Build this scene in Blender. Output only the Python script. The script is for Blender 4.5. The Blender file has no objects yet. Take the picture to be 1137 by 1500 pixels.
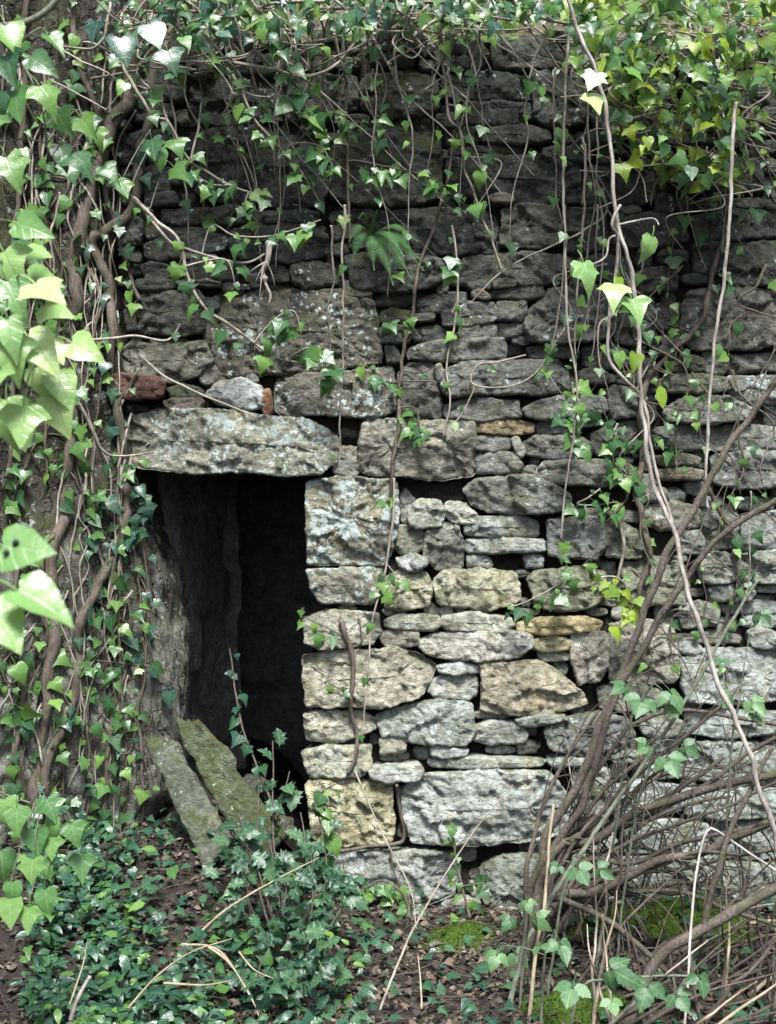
import bpy, bmesh, math, random
import numpy as np
from mathutils import Vector, Matrix, noise as mnoise

random.seed(7)
R = math.radians
scene = bpy.context.scene
col = scene.collection

# ------------------------------------------------------------------ camera
PX = 0.003            # metres per photograph pixel on the wall face (y = 0)
CAMD, CAMZ = 5.5, 1.74
cam_d = bpy.data.cameras.new('camera'); cam = bpy.data.objects.new('camera', cam_d); col.objects.link(cam)
cam.location = (0, -CAMD, CAMZ); cam.rotation_euler = (R(90), 0, 0)
cam_d.sensor_fit = 'VERTICAL'; cam_d.sensor_height = 24.0
cam_d.lens = 24.0 * CAMD / (1500 * PX); cam_d.clip_end = 600; cam_d.clip_start = 0.02
cam_d.dof.use_dof = True; cam_d.dof.focus_distance = 5.3; cam_d.dof.aperture_fstop = 4.5
scene.camera = cam
scene.render.resolution_x, scene.render.resolution_y = 776, 1024

# ------------------------------------------------------------------ sky, sun, exposure
SUN_EL, SUN_AZ = 60.0, 8.0       # azimuth: degrees to the right of straight behind the camera
w = bpy.data.worlds.new('World'); scene.world = w; w.use_nodes = True
nt = w.node_tree; nt.nodes.clear()
sky = nt.nodes.new('ShaderNodeTexSky'); sky.sky_type = 'NISHITA'; sky.sun_disc = False
sky.sun_elevation = R(SUN_EL); sky.sun_rotation = R(180 - SUN_AZ)
sky.air_density = 1.0; sky.dust_density = 3.0; sky.ozone_density = 1.0
bg = nt.nodes.new('ShaderNodeBackground'); bg.inputs[1].default_value = 0.054
wo = nt.nodes.new('ShaderNodeOutputWorld')
nt.links.new(sky.outputs[0], bg.inputs[0]); nt.links.new(bg.outputs[0], wo.inputs[0])
sl = bpy.data.lights.new('sun', 'SUN'); sl.energy = 2.4; sl.angle = R(17); sl.color = (1.0, 0.995, 0.98)
sun = bpy.data.objects.new('sun', sl); col.objects.link(sun)
sd = Vector((math.sin(R(SUN_AZ)) * math.cos(R(SUN_EL)), -math.cos(R(SUN_AZ)) * math.cos(R(SUN_EL)), math.sin(R(SUN_EL))))
sun.rotation_euler = (-sd).to_track_quat('-Z', 'Y').to_euler(); sun.location = sd * 20
scene.view_settings.view_transform = 'Standard'; scene.view_settings.look = 'None'
scene.view_settings.exposure = 2.0; scene.view_settings.gamma = 1.0
try: scene.cycles.max_bounces = 3; scene.cycles.transparent_max_bounces = 3
except Exception: pass

def at(px, py, front=0.0):
    """photograph pixel -> point standing `front` metres before the wall face"""
    s = (CAMD - front) / CAMD * PX
    return Vector(((px - 568.5) * s, -front, CAMZ + (750 - py) * s))

def fr(p, octv=4, H=0.9, lac=2.1):
    return mnoise.fractal(p, H, lac, octv)

# ------------------------------------------------------------------ object helpers
def tag(o, label=None, cat=None, group=None, kind=None):
    if label: o['label'] = label
    if cat: o['category'] = cat
    if group: o['group'] = group
    if kind: o['kind'] = kind
    return o
def empty(name, loc=(0, 0, 0), label=None, cat=None, group=None):
    o = bpy.data.objects.new(name, None); col.objects.link(o); o.location = loc
    o.empty_display_size = 0.1
    return tag(o, label, cat, group)
def link(name, me, mat=None, parent=None, smooth=True):
    o = bpy.data.objects.new(name, me); col.objects.link(o)
    if mat and not me.materials: me.materials.append(mat)
    if parent:
        o.parent = parent
        o.matrix_parent_inverse = Matrix.Translation(-parent.location)
    if smooth and len(me.polygons): me.polygons.foreach_set('use_smooth', [True] * len(me.polygons))
    return o
def mesh(name, V, F):
    me = bpy.data.meshes.new(name); me.from_pydata([tuple(v) for v in V], [], F); me.update(); return me

# ------------------------------------------------------------------ materials
def newmat(name):
    m = bpy.data.materials.new(name); m.use_nodes = True; n = m.node_tree.nodes; n.clear()
    out = n.new('ShaderNodeOutputMaterial'); return m, n, m.node_tree.links, out
def N(n, t, **kw):
    x = n.new(t)
    for k, v in kw.items(): setattr(x, k, v)
    return x
def noise_n(n, l, vec, scale, detail=5, rough=0.6):
    x = n.new('ShaderNodeTexNoise'); x.inputs['Scale'].default_value = scale; x.inputs['Detail'].default_value = detail
    x.inputs['Roughness'].default_value = rough; l.new(vec, x.inputs['Vector']); return x.outputs[0]
def ramp(n, l, fac, a, b, c0=(0, 0, 0, 1), c1=(1, 1, 1, 1)):
    x = n.new('ShaderNodeValToRGB'); x.color_ramp.elements[0].position = a; x.color_ramp.elements[1].position = b
    x.color_ramp.elements[0].color = c0; x.color_ramp.elements[1].color = c1; l.new(fac, x.inputs[0]); return x.outputs[0]
def mixc(n, l, fac, a, b, mode='MIX'):
    x = n.new('ShaderNodeMix'); x.data_type = 'RGBA'; x.blend_type = mode
    for s, v in ((x.inputs[0], fac), (x.inputs[6], a), (x.inputs[7], b)):
        if isinstance(v, (int, float)): s.default_value = v
        elif isinstance(v, tuple): s.default_value = v if len(v) == 4 else (*v, 1)
        else: l.new(v, s)
    return x.outputs[2]
def mth(n, l, op, a, b=0.0, clamp=False):
    x = n.new('ShaderNodeMath'); x.operation = op; x.use_clamp = clamp
    for s, v in ((x.inputs[0], a), (x.inputs[1], b)):
        if isinstance(v, (int, float)): s.default_value = v
        else: l.new(v, s)
    return x.outputs[0]
def bump(n, l, h, strength, dist):
    x = n.new('ShaderNodeBump'); x.inputs['Strength'].default_value = strength; x.inputs['Distance'].default_value = dist
    l.new(h, x.inputs['Height']); return x.outputs[0]
def principled(n, l, out, rough=0.9, spec=0.2):
    p = n.new('ShaderNodeBsdfPrincipled'); p.inputs['Roughness'].default_value = rough
    p.inputs['Specular IOR Level'].default_value = spec
    l.new(p.outputs[0], out.inputs[0]); return p

def stone_material():
    m, n, l, out = newmat('weathered_stone'); p = principled(n, l, out, 0.88, 0.25)
    pos = n.new('ShaderNodeNewGeometry').outputs['Position']
    oi = n.new('ShaderNodeObjectInfo')
    mp = n.new('ShaderNodeMapping'); mp.inputs['Scale'].default_value = (1, 1, 1.35); l.new(pos, mp.inputs[0]); bed = mp.outputs[0]
    big = noise_n(n, l, pos, 6, 3, .6); med = noise_n(n, l, bed, 34, 6, 0.68); fine = noise_n(n, l, pos, 170, 3, 0.8)
    oc = mixc(n, l, 1.0, oi.outputs['Color'], (0.935, 0.985, 0.975), 'MULTIPLY')
    base = mixc(n, l, ramp(n, l, big, .36, .66), mixc(n, l, 1.0, oc, (0.62, 0.61, 0.58), 'MULTIPLY'), mixc(n, l, 1.0, oc, (1.12, 1.12, 1.12), 'MULTIPLY'))
    base = mixc(n, l, ramp(n, l, med, .38, .62), mixc(n, l, 1.0, base, (0.62, 0.61, 0.585), 'MULTIPLY'), mixc(n, l, 1.0, base, (1.38, 1.39, 1.39), 'MULTIPLY'))
    st = mth(n, l, 'MULTIPLY', ramp(n, l, noise_n(n, l, pos, 9, 3), .56, .70), 0.5)
    base = mixc(n, l, st, base, mixc(n, l, 1.0, base, (1.15, 0.98, 0.68), 'MULTIPLY'))
    base = mixc(n, l, ramp(n, l, fine, .30, .48), mixc(n, l, 1.0, base, (0.5, 0.48, 0.45), 'MULTIPLY'), base)
    vc = n.new('ShaderNodeTexVoronoi'); vc.feature = 'DISTANCE_TO_EDGE'; vc.inputs['Scale'].default_value = 8
    wj = n.new('ShaderNodeVectorMath'); wj.operation = 'MULTIPLY_ADD'; l.new(pos, wj.inputs[0]); wj.inputs[1].default_value = (1, 1, 1.5)
    wn = n.new('ShaderNodeTexNoise'); wn.inputs['Scale'].default_value = 14; wn.inputs['Detail'].default_value = 2; l.new(pos, wn.inputs['Vector'])
    ws = n.new('ShaderNodeVectorMath'); ws.operation = 'SCALE'; ws.inputs['Scale'].default_value = .16; l.new(wn.outputs['Color'], ws.inputs[0]); l.new(ws.outputs[0], wj.inputs[2]); l.new(wj.outputs[0], vc.inputs['Vector'])
    crack = mth(n, l, 'MULTIPLY', ramp(n, l, vc.outputs['Distance'], .008, .035, (1, 1, 1, 1), (0, 0, 0, 1)), ramp(n, l, big, .57, .64))
    base = mixc(n, l, mth(n, l, 'MULTIPLY', crack, .75), base, mixc(n, l, 1.0, base, (0.32, 0.30, 0.27), 'MULTIPLY'))
    # black algae / soot stain, by stone
    an = N(n, 'ShaderNodeAttribute', attribute_type='OBJECT', attribute_name='lichen')
    am = N(n, 'ShaderNodeAttribute', attribute_type='OBJECT', attribute_name='moss')
    # moss film
    mn = noise_n(n, l, pos, 11, 3, .7)
    sx = n.new('ShaderNodeSeparateXYZ'); l.new(n.new('ShaderNodeNewGeometry').outputs['Normal'], sx.inputs[0])
    mv = mth(n, l, 'ADD', mn, mth(n, l, 'MULTIPLY', sx.outputs[2], 0.16))
    mf = mth(n, l, 'MULTIPLY', ramp(n, l, mth(n, l, 'ADD', mv, mth(n, l, 'MULTIPLY', am.outputs['Fac'], 0.25)), .60, .80), 0.75)
    base = mixc(n, l, mf, base, mixc(n, l, fine, (0.028, 0.045, 0.010), (0.10, 0.12, 0.03)))
    # crustose lichen: pale grey-green rosettes
    vor = n.new('ShaderNodeTexVoronoi'); vor.inputs['Scale'].default_value = 34; vor.feature = 'F1'
    wv = n.new('ShaderNodeVectorMath'); wv.operation = 'ADD'; l.new(pos, wv.inputs[0])
    nz = n.new('ShaderNodeTexNoise'); nz.inputs['Scale'].default_value = 60; nz.inputs['Detail'].default_value = 1; l.new(pos, nz.inputs['Vector'])
    sc = n.new('ShaderNodeVectorMath'); sc.operation = 'SCALE'; sc.inputs['Scale'].default_value = 0.035; l.new(nz.outputs['Color'], sc.inputs[0])
    l.new(sc.outputs[0], wv.inputs[1]); l.new(wv.outputs[0], vor.inputs['Vector'])
    patch = noise_n(n, l, pos, 7, 3, .55)
    lf = mth(n, l, 'SUBTRACT', mth(n, l, 'ADD', mth(n, l, 'MULTIPLY', patch, 1.0), mth(n, l, 'MULTIPLY', an.outputs['Fac'], 0.42)), mth(n, l, 'MULTIPLY', vor.outputs['Distance'], 0.55))
    lf = ramp(n, l, lf, .50, .545)
    lcol = mixc(n, l, fine, (0.26, 0.33, 0.30), (0.62, 0.72, 0.68))
    base = mixc(n, l, lf, base, lcol)
    l.new(base, p.inputs['Base Color'])
    h = mth(n, l, 'ADD', mth(n, l, 'MULTIPLY', med, 0.9), mth(n, l, 'MULTIPLY', fine, 0.35))
    h = mth(n, l, 'SUBTRACT', h, mth(n, l, 'MULTIPLY', crack, .35))
    l.new(bump(n, l, h, 1.0, 0.030), p.inputs['Normal'])
    return m

def earth_material(name, c0, c1, scale=30, b=0.03, moss=None):
    m, n, l, out = newmat(name); p = principled(n, l, out, 0.95, 0.1)
    pos = n.new('ShaderNodeNewGeometry').outputs['Position']
    a = noise_n(n, l, pos, scale, 4, .7); g = noise_n(n, l, pos, scale * 6, 2, .7)
    c = mixc(n, l, ramp(n, l, a, .3, .7), c0, c1)
    c = mixc(n, l, ramp(n, l, g, .3, .6), mixc(n, l, 1.0, c, (.5, .5, .5), 'MULTIPLY'), c)
    if moss:
        c = mixc(n, l, ramp(n, l, noise_n(n, l, pos, 3.2, 5, .65), moss, moss + .12), c, mixc(n, l, g, (.02, .04, .008), (.09, .13, .03)))
    l.new(c, p.inputs['Base Color'])
    l.new(bump(n, l, mth(n, l, 'ADD', a, mth(n, l, 'MULTIPLY', g, .3)), 1.0, b), p.inputs['Normal'])
    return m

def buttress_material():
    m, n, l, out = newmat('rendered_stone'); p = principled(n, l, out, 0.9, 0.2)
    pos = n.new('ShaderNodeNewGeometry').outputs['Position']
    mp = n.new('ShaderNodeMapping'); mp.inputs['Scale'].default_value = (1, 1, .45); l.new(pos, mp.inputs[0])
    a = noise_n(n, l, pos, 4, 5); s = noise_n(n, l, mp.outputs[0], 30, 6, .72); g = noise_n(n, l, pos, 150, 3, .75)
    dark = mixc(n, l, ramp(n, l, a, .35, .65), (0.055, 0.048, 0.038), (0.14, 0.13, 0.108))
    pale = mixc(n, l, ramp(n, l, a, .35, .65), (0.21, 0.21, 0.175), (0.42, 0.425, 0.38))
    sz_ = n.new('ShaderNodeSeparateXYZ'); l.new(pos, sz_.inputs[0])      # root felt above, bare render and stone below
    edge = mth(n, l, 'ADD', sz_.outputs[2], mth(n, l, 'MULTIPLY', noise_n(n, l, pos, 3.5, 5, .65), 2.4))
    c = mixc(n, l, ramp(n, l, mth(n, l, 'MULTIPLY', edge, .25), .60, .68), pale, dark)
    c = mixc(n, l, ramp(n, l, s, .35, .62), mixc(n, l, 1.0, c, (.45, .42, .36), 'MULTIPLY'), c)
    c = mixc(n, l, ramp(n, l, g, .3, .55), mixc(n, l, 1.0, c, (.45, .44, .42), 'MULTIPLY'), c)
    vc = n.new('ShaderNodeTexVoronoi'); vc.feature = 'DISTANCE_TO_EDGE'; vc.inputs['Scale'].default_value = 6
    wj = n.new('ShaderNodeVectorMath'); wj.operation = 'MULTIPLY_ADD'; l.new(pos, wj.inputs[0]); wj.inputs[1].default_value = (1, 1, .38)
    ws = n.new('ShaderNodeVectorMath'); ws.operation = 'SCALE'; ws.inputs['Scale'].default_value = .22
    wn = n.new('ShaderNodeTexNoise'); wn.inputs['Scale'].default_value = 9; wn.inputs['Detail'].default_value = 4; l.new(pos, wn.inputs['Vector'])
    l.new(wn.outputs['Color'], ws.inputs[0]); l.new(ws.outputs[0], wj.inputs[2]); l.new(wj.outputs[0], vc.inputs['Vector'])
    crack = ramp(n, l, vc.outputs['Distance'], .006, .04, (1, 1, 1, 1), (0, 0, 0, 1))
    c = mixc(n, l, mth(n, l, 'MULTIPLY', crack, .8), c, mixc(n, l, 1.0, c, (.3, .28, .25), 'MULTIPLY'))
    c = mixc(n, l, mth(n, l, 'MULTIPLY', ramp(n, l, noise_n(n, l, pos, 6, 5, .7), .52, .66), .7), c, mixc(n, l, g, (.03, .045, .012), (.12, .14, .05)))
    c = mixc(n, l, mth(n, l, 'MULTIPLY', ramp(n, l, noise_n(n, l, pos, 19, 5, .75), .57, .64), .7), c, (.50, .54, .51))
    l.new(c, p.inputs['Base Color'])
    l.new(bump(n, l, mth(n, l, 'SUBTRACT', mth(n, l, 'ADD', s, mth(n, l, 'MULTIPLY', g, .45)), mth(n, l, 'MULTIPLY', crack, .5)), 1.0, 0.035), p.inputs['Normal'])
    return m

def bark_material(name, c0, c1, stretch=0.25, moss=0.0):
    m, n, l, out = newmat(name); p = principled(n, l, out, 0.8, 0.25)
    pos = n.new('ShaderNodeNewGeometry').outputs['Position']
    mp = n.new('ShaderNodeMapping'); mp.inputs['Scale'].default_value = (1, 1, stretch); l.new(pos, mp.inputs[0])
    a = noise_n(n, l, mp.outputs[0], 90, 5, .7); b = noise_n(n, l, pos, 12, 3)
    c = mixc(n, l, ramp(n, l, a, .3, .7), c0, c1)
    c = mixc(n, l, ramp(n, l, b, .35, .65), mixc(n, l, 1.0, c, (.6, .58, .55), 'MULTIPLY'), c)
    if moss: c = mixc(n, l, mth(n, l, 'MULTIPLY', ramp(n, l, noise_n(n, l, pos, 15, 4), .5, .62), moss), c, (.06, .085, .02))
    l.new(c, p.inputs['Base Color']); l.new(bump(n, l, a, .8, .006), p.inputs['Normal'])
    return m

def leaf_material(name, cols, rough=0.38, spec=0.5, trans=0.25, tcol=(0.25, 0.42, 0.05), vein=0.35):
    """cols: list of (position, rgb) the leaves vary over"""
    m, n, l, out = newmat(name)
    p = n.new('ShaderNodeBsdfPrincipled'); p.inputs['Roughness'].default_value = rough; p.inputs['Specular IOR Level'].default_value = spec
    oi = n.new('ShaderNodeObjectInfo'); at_ = N(n, 'ShaderNodeAttribute', attribute_type='GEOMETRY', attribute_name='rnd')
    r = mth(n, l, 'FRACT', mth(n, l, 'ADD', oi.outputs['Random'], at_.outputs['Fac']))
    rp = n.new('ShaderNodeValToRGB'); e = rp.color_ramp.elements
    while len(e) < len(cols): e.new(0.5)
    for k, (q, c) in enumerate(cols): e[k].position = q; e[k].color = (*c, 1)
    l.new(r, rp.inputs[0])
    pos = n.new('ShaderNodeNewGeometry').outputs['Position']
    nz = noise_n(n, l, pos, 70, 3, .6)
    c = mixc(n, l, ramp(n, l, nz, .35, .7), rp.outputs[0], mixc(n, l, 1.0, rp.outputs[0], (1.25, 1.2, 1.1), 'MULTIPLY'))
    # veins from the leaf's own coordinates
    uv = n.new('ShaderNodeUVMap'); uv.uv_map = 'leaf'
    sx = n.new('ShaderNodeSeparateXYZ'); l.new(uv.outputs[0], sx.inputs[0])
    ax = mth(n, l, 'ABSOLUTE', sx.outputs[0])
    mid = ramp(n, l, ax, 0.012, 0.035, (1, 1, 1, 1), (0, 0, 0, 1))
    side = mth(n, l, 'ABSOLUTE', mth(n, l, 'SUBTRACT', mth(n, l, 'FRACT', mth(n, l, 'MULTIPLY', mth(n, l, 'SUBTRACT', sx.outputs[1], mth(n, l, 'MULTIPLY', ax, .75)), 4.0)), .5))
    sv = mth(n, l, 'MULTIPLY', ramp(n, l, side, 0.02, 0.09, (1, 1, 1, 1), (0, 0, 0, 1)), .6)
    vf = mth(n, l, 'MULTIPLY', mth(n, l, 'MAXIMUM', mid, sv), vein)
    c = mixc(n, l, vf, c, mixc(n, l, .5, c, (0.30, 0.36, 0.18)))
    l.new(c, p.inputs['Base Color'])
    l.new(bump(n, l, mth(n, l, 'ADD', nz, mth(n, l, 'MULTIPLY', vf, -.6)), .35, .004), p.inputs['Normal'])
    t = n.new('ShaderNodeBsdfTranslucent'); l.new(mixc(n, l, .6, c, tcol), t.inputs[0])
    mx = n.new('ShaderNodeMixShader'); mx.inputs[0].default_value = trans
    l.new(p.outputs[0], mx.inputs[1]); l.new(t.outputs[0], mx.inputs[2]); l.new(mx.outputs[0], out.inputs[0])
    return m

M = {}
M['stone'] = stone_material()
M['core'] = earth_material('wall_core_earth', (0.02, 0.017, 0.014), (0.06, 0.05, 0.042), 25, .03)
M['inner'] = earth_material('inner_stone', (0.14, 0.143, 0.138), (0.31, 0.31, 0.295), 12, .05)
M['soil'] = earth_material('leaf_mould', (0.020, 0.0175, 0.015), (0.064, 0.055, 0.046), 22, .03, .60)
M['hill'] = earth_material('hillside_soil', (0.05, 0.04, 0.03), (0.16, 0.14, 0.10), 12, .03, .48)
M['moss'] = earth_material('moss', (0.03, 0.065, 0.010), (0.115, 0.185, 0.035), 60, .02)
M['buttress'] = buttress_material()
M['ivybark'] = bark_material('ivy_bark', (0.055, 0.042, 0.034), (0.19, 0.155, 0.13), .3, .25)
M['vine'] = bark_material('pale_vine_bark', (0.20, 0.17, 0.14), (0.48, 0.43, 0.37), .3)
M['pale'] = bark_material('bleached_vine_bark', (0.20, 0.175, 0.155), (0.52, 0.475, 0.43), .3)
M['twig'] = bark_material('brown_twig_bark', (0.05, 0.04, 0.034), (0.16, 0.13, 0.11), .3)
M['hazel'] = bark_material('hazel_bark', (0.042, 0.034, 0.029), (0.175, 0.145, 0.124), .9, .35)
M['straw'] = bark_material('dry_stalk', (0.28, 0.22, 0.15), (0.52, 0.44, 0.33), .3)
M['white_cane'] = bark_material('bleached_cane', (0.45, 0.42, 0.38), (0.70, 0.66, 0.62), .3)
M['green_cane'] = bark_material('grey_green_cane', (0.10, 0.12, 0.09), (0.22, 0.24, 0.18), .3)
M['ivy'] = leaf_material('ivy_leaf', [(0, (.018, .064, .028)), (.35, (.034, .100, .032)), (.7, (.065, .155, .036)), (1, (.125, .235, .05))], .36, .48, .24)
M['ivy_dark'] = leaf_material('dark_ivy_leaf', [(0, (.012, .046, .032)), (.5, (.020, .070, .042)), (1, (.038, .10, .046))], .34, .5, .14, (.10, .25, .06))
M['ivy_young'] = leaf_material('young_ivy_leaf', [(0, (.06, .14, .018)), (.5, (.135, .24, .024)), (1, (.26, .35, .035))], .4, .45, .36, (.42, .52, .04))
M['ivy_big'] = leaf_material('mature_ivy_leaf', [(0, (.10, .23, .07)), (.5, (.22, .37, .12)), (1, (.40, .52, .22))], .30, .55, .30, (.45, .56, .16), .8)  # base colour raised so the near leaves look brightly lit
M['holly'] = leaf_material('holly_leaf', [(0, (.014, .042, .026)), (.5, (.024, .064, .036)), (1, (.045, .10, .048))], .38, .30, .06, (.1, .25, .05))
M['ivy_mid'] = leaf_material('fresh_ivy_leaf', [(0, (.05, .14, .045)), (.5, (.085, .20, .06)), (1, (.15, .28, .085))], .32, .5, .28, (.30, .48, .10), .7)
M['bramble'] = leaf_material('bramble_leaf', [(0, (.035, .095, .042)), (.5, (.060, .14, .060)), (1, (.10, .19, .08))], .45, .4, .22, (.20, .36, .10), .6)
M['fern'] = leaf_material('fern_leaf', [(0, (.035, .10, .035)), (1, (.06, .15, .045))], .55, .2, .2)
M['dead'] = leaf_material('dead_leaf', [(0, (.024, .02, .018)), (.4, (.055, .044, .038)), (.75, (.095, .078, .067)), (.93, (.14, .10, .075)), (1, (.19, .165, .14))], .75, .2, .08, (.2, .12, .06), .2)

# ================================================================== THE SETTING
def ss(a, b, x):
    t = min(1, max(0, (x - a) / (b - a))); return t * t * (3 - 2 * t)
def gz(x, y):
    """height of the forest floor"""
    near = ss(-2.2, -0.1, y)
    z = 0.37 * ss(-0.30, -0.80, x) * ss(-1.30, -0.30, y)              # soil piled at the door and the buttress
    z += 0.05 * ss(-0.6, 0.2, x) * 0
    z += 0.16 * math.exp(-((x - 1.25) / .55) ** 2 - ((y + .55) / .38) ** 2)   # mossy bank on the right
    z += 0.10 * math.exp(-((x + .1) / .25) ** 2 - ((y + .1) / .15) ** 2)
    z -= 0.06 * ss(-0.8, -2.5, y)
    p = Vector((x, y, 0))
    z += 0.045 * fr(p * 2.1 + Vector((3, 1, 7)), 4) + 0.02 * fr(p * 9, 3)
    far = math.hypot(x, y + 3)
    z += 1.2 * ss(12, 60, far) * (0.5 + 0.5 * mnoise.noise(p * 0.03))
    return z
def axis(lo, hi, step, far):
    a = list(np.arange(lo, hi + 1e-6, step)); k = step; b = hi
    while b < far: k *= 1.5; b += k; a.append(b)
    k = step; b = lo
    while b > -far: k *= 1.5; b -= k; a.insert(0, b)
    return a
def sheet(name, xs, ys, zf, mat):
    V = [(x, y, zf(x, y)) for y in ys for x in xs]; nx = len(xs)
    F = [(j * nx + i, j * nx + i + 1, (j + 1) * nx + i + 1, (j + 1) * nx + i) for j in range(len(ys) - 1) for i in range(nx - 1)]
    o = link(name, mesh(name, V, F), mat); o['kind'] = 'structure'; return o
sheet('ground', axis(-2.2, 2.4, .045, 200), axis(-2.6, 2.2, .045, 200), gz, M['soil'])
WALL_TOP = at(0, 42).z
def hz(x, y):
    p = Vector((x, y, 3))
    return WALL_TOP - .10 + .85 * (y - .35) * (1 if y < 12 else 12 / y) + .07 * fr(p * 2, 4) + 0.0
hx = axis(-4, 4, .12, 60); hy = [.40 + .1 * k for k in range(30)]
k = .1; b = hy[-1]
while b < 60: k *= 1.4; b += k; hy.append(b)
sheet('hillside', hx, hy, hz, M['hill'])

# ------------------------------------------------------------------ rough slabs and stones
def rough_box(name, x0, x1, z0, z1, y0, y1, mat, parent, step=.05, amp=.03, seed=0):
    """closed block, its front (y0) a broken relief"""
    nx = max(2, int((x1 - x0) / step) + 1); nz = max(2, int((z1 - z0) / step) + 1)
    V = []; F = []
    for j in range(nz + 1):
        for i in range(nx + 1):
            x = x0 + (x1 - x0) * i / nx; z = z0 + (z1 - z0) * j / nz
            V.append((x, y0 + amp * fr(Vector((x * 5 + seed, seed, z * 7)), 4), z))
    w_ = nx + 1
    for j in range(nz):
        for i in range(nx):
            F.append((j * w_ + i, j * w_ + i + 1, (j + 1) * w_ + i + 1, (j + 1) * w_ + i))
    rim = [i for i in range(w_)] + [j * w_ + nx for j in range(1, nz + 1)] + [nz * w_ + i for i in range(nx - 1, -1, -1)] + [j * w_ for j in range(nz - 1, 0, -1)]
    b0 = len(V)
    for r_ in rim: V.append((V[r_][0], y1, V[r_][2]))
    m_ = len(rim)
    for k in range(m_): F.append((rim[k], b0 + k, b0 + (k + 1) % m_, rim[(k + 1) % m_]))
    F.append(tuple(b0 + k for k in range(m_)))
    return link(name, mesh(name, V, F), mat, parent)

wall = empty('stone_wall', (0, 0.1, 0), 'ruined dry stone wall of uneven sandstone blocks with a dark doorway', 'wall')
zt = WALL_TOP - .06
def X(px): return (px - 568.5) * PX
def Z(py): return CAMZ + (750 - py) * PX
rough_box('rubble_core', X(456), X(1900), -.5, zt, .06, .62, M['core'], wall, .04, .03, 1)
rough_box('rubble_core', X(60), X(455.5), Z(668), zt, .06, .62, M['core'], wall, .04, .03, 2)
rough_box('rubble_core', X(-500), X(186), -.5, Z(668.5), .16, .62, M['core'], wall, .06, .03, 3)

# chamber behind the doorway: stone side, back wall, right side, roof slab
def strip_wall(name, pts, z0, z1, mat, step=.05, amp=.03, thick=.3, seed=0.):
    """standing wall along a plan polyline, rough on the side to the right of its direction"""
    P = [Vector(p) for p in pts]; S = []
    for a, b in zip(P, P[1:]):
        k = max(1, int((b - a).length / step))
        S += [a.lerp(b, i / k) for i in range(k)]
    S.append(P[-1]); nz = max(2, int((z1 - z0) / step)); V = []; F = []
    m_ = len(S)
    for i, s in enumerate(S):
        d = (S[min(i + 1, m_ - 1)] - S[max(i - 1, 0)]).normalized(); nrm = Vector((d.y, -d.x))
        for j in range(nz + 1):
            z = z0 + (z1 - z0) * j / nz
            q = Vector((s.x * 2.2 + seed, s.y * 2.2, z * .9))
            row = int(z / .24); course = .05 * (mnoise.cell(Vector((seed * 7.3, int((s.x * 1.3 + s.y) / .38 + .5 * (row % 2)) * 3.7, row * 5.1))) - .5)
            h = amp * fr(q, 5) + course * (amp > .02)
            V.append((s.x + nrm.x * h, s.y + nrm.y * h, z))
    for i in range(m_ - 1):
        for j in range(nz):
            a = i * (nz + 1) + j; F.append((a, a + nz + 1, a + nz + 2, a + 1))
    return link(name, mesh(name, V, F), mat, wall)
strip_wall('passage_wall', [(-.80, 1.32), (-1.0, .62), (-1.16, .2)][::-1], -.4, Z(655), M['inner'], .03, .05, seed=3.)
strip_wall('passage_wall', [(-.80, 1.32), (-1.4, 1.5)], -.4, Z(655), M['inner'], .05, .03, seed=5.)
strip_wall('back_wall', [(-1.4, 2.05), (.35, 2.1)], -.4, Z(655), M['inner'], .03, .05, seed=9.)
strip_wall('passage_wall', [(.35, 2.1), (.1, .55)], -.4, Z(655), M['inner'], .05, .03, seed=12.)
strip_wall('passage_wall', [(-1.4, 1.5), (-1.4, 2.05)], -.4, Z(655), M['inner'], .05, .03, seed=14.)
rough_box('roof_slab', -1.7, .5, Z(667), Z(640), .6, 2.4, M['inner'], wall, .08, .0, 4)

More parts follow.
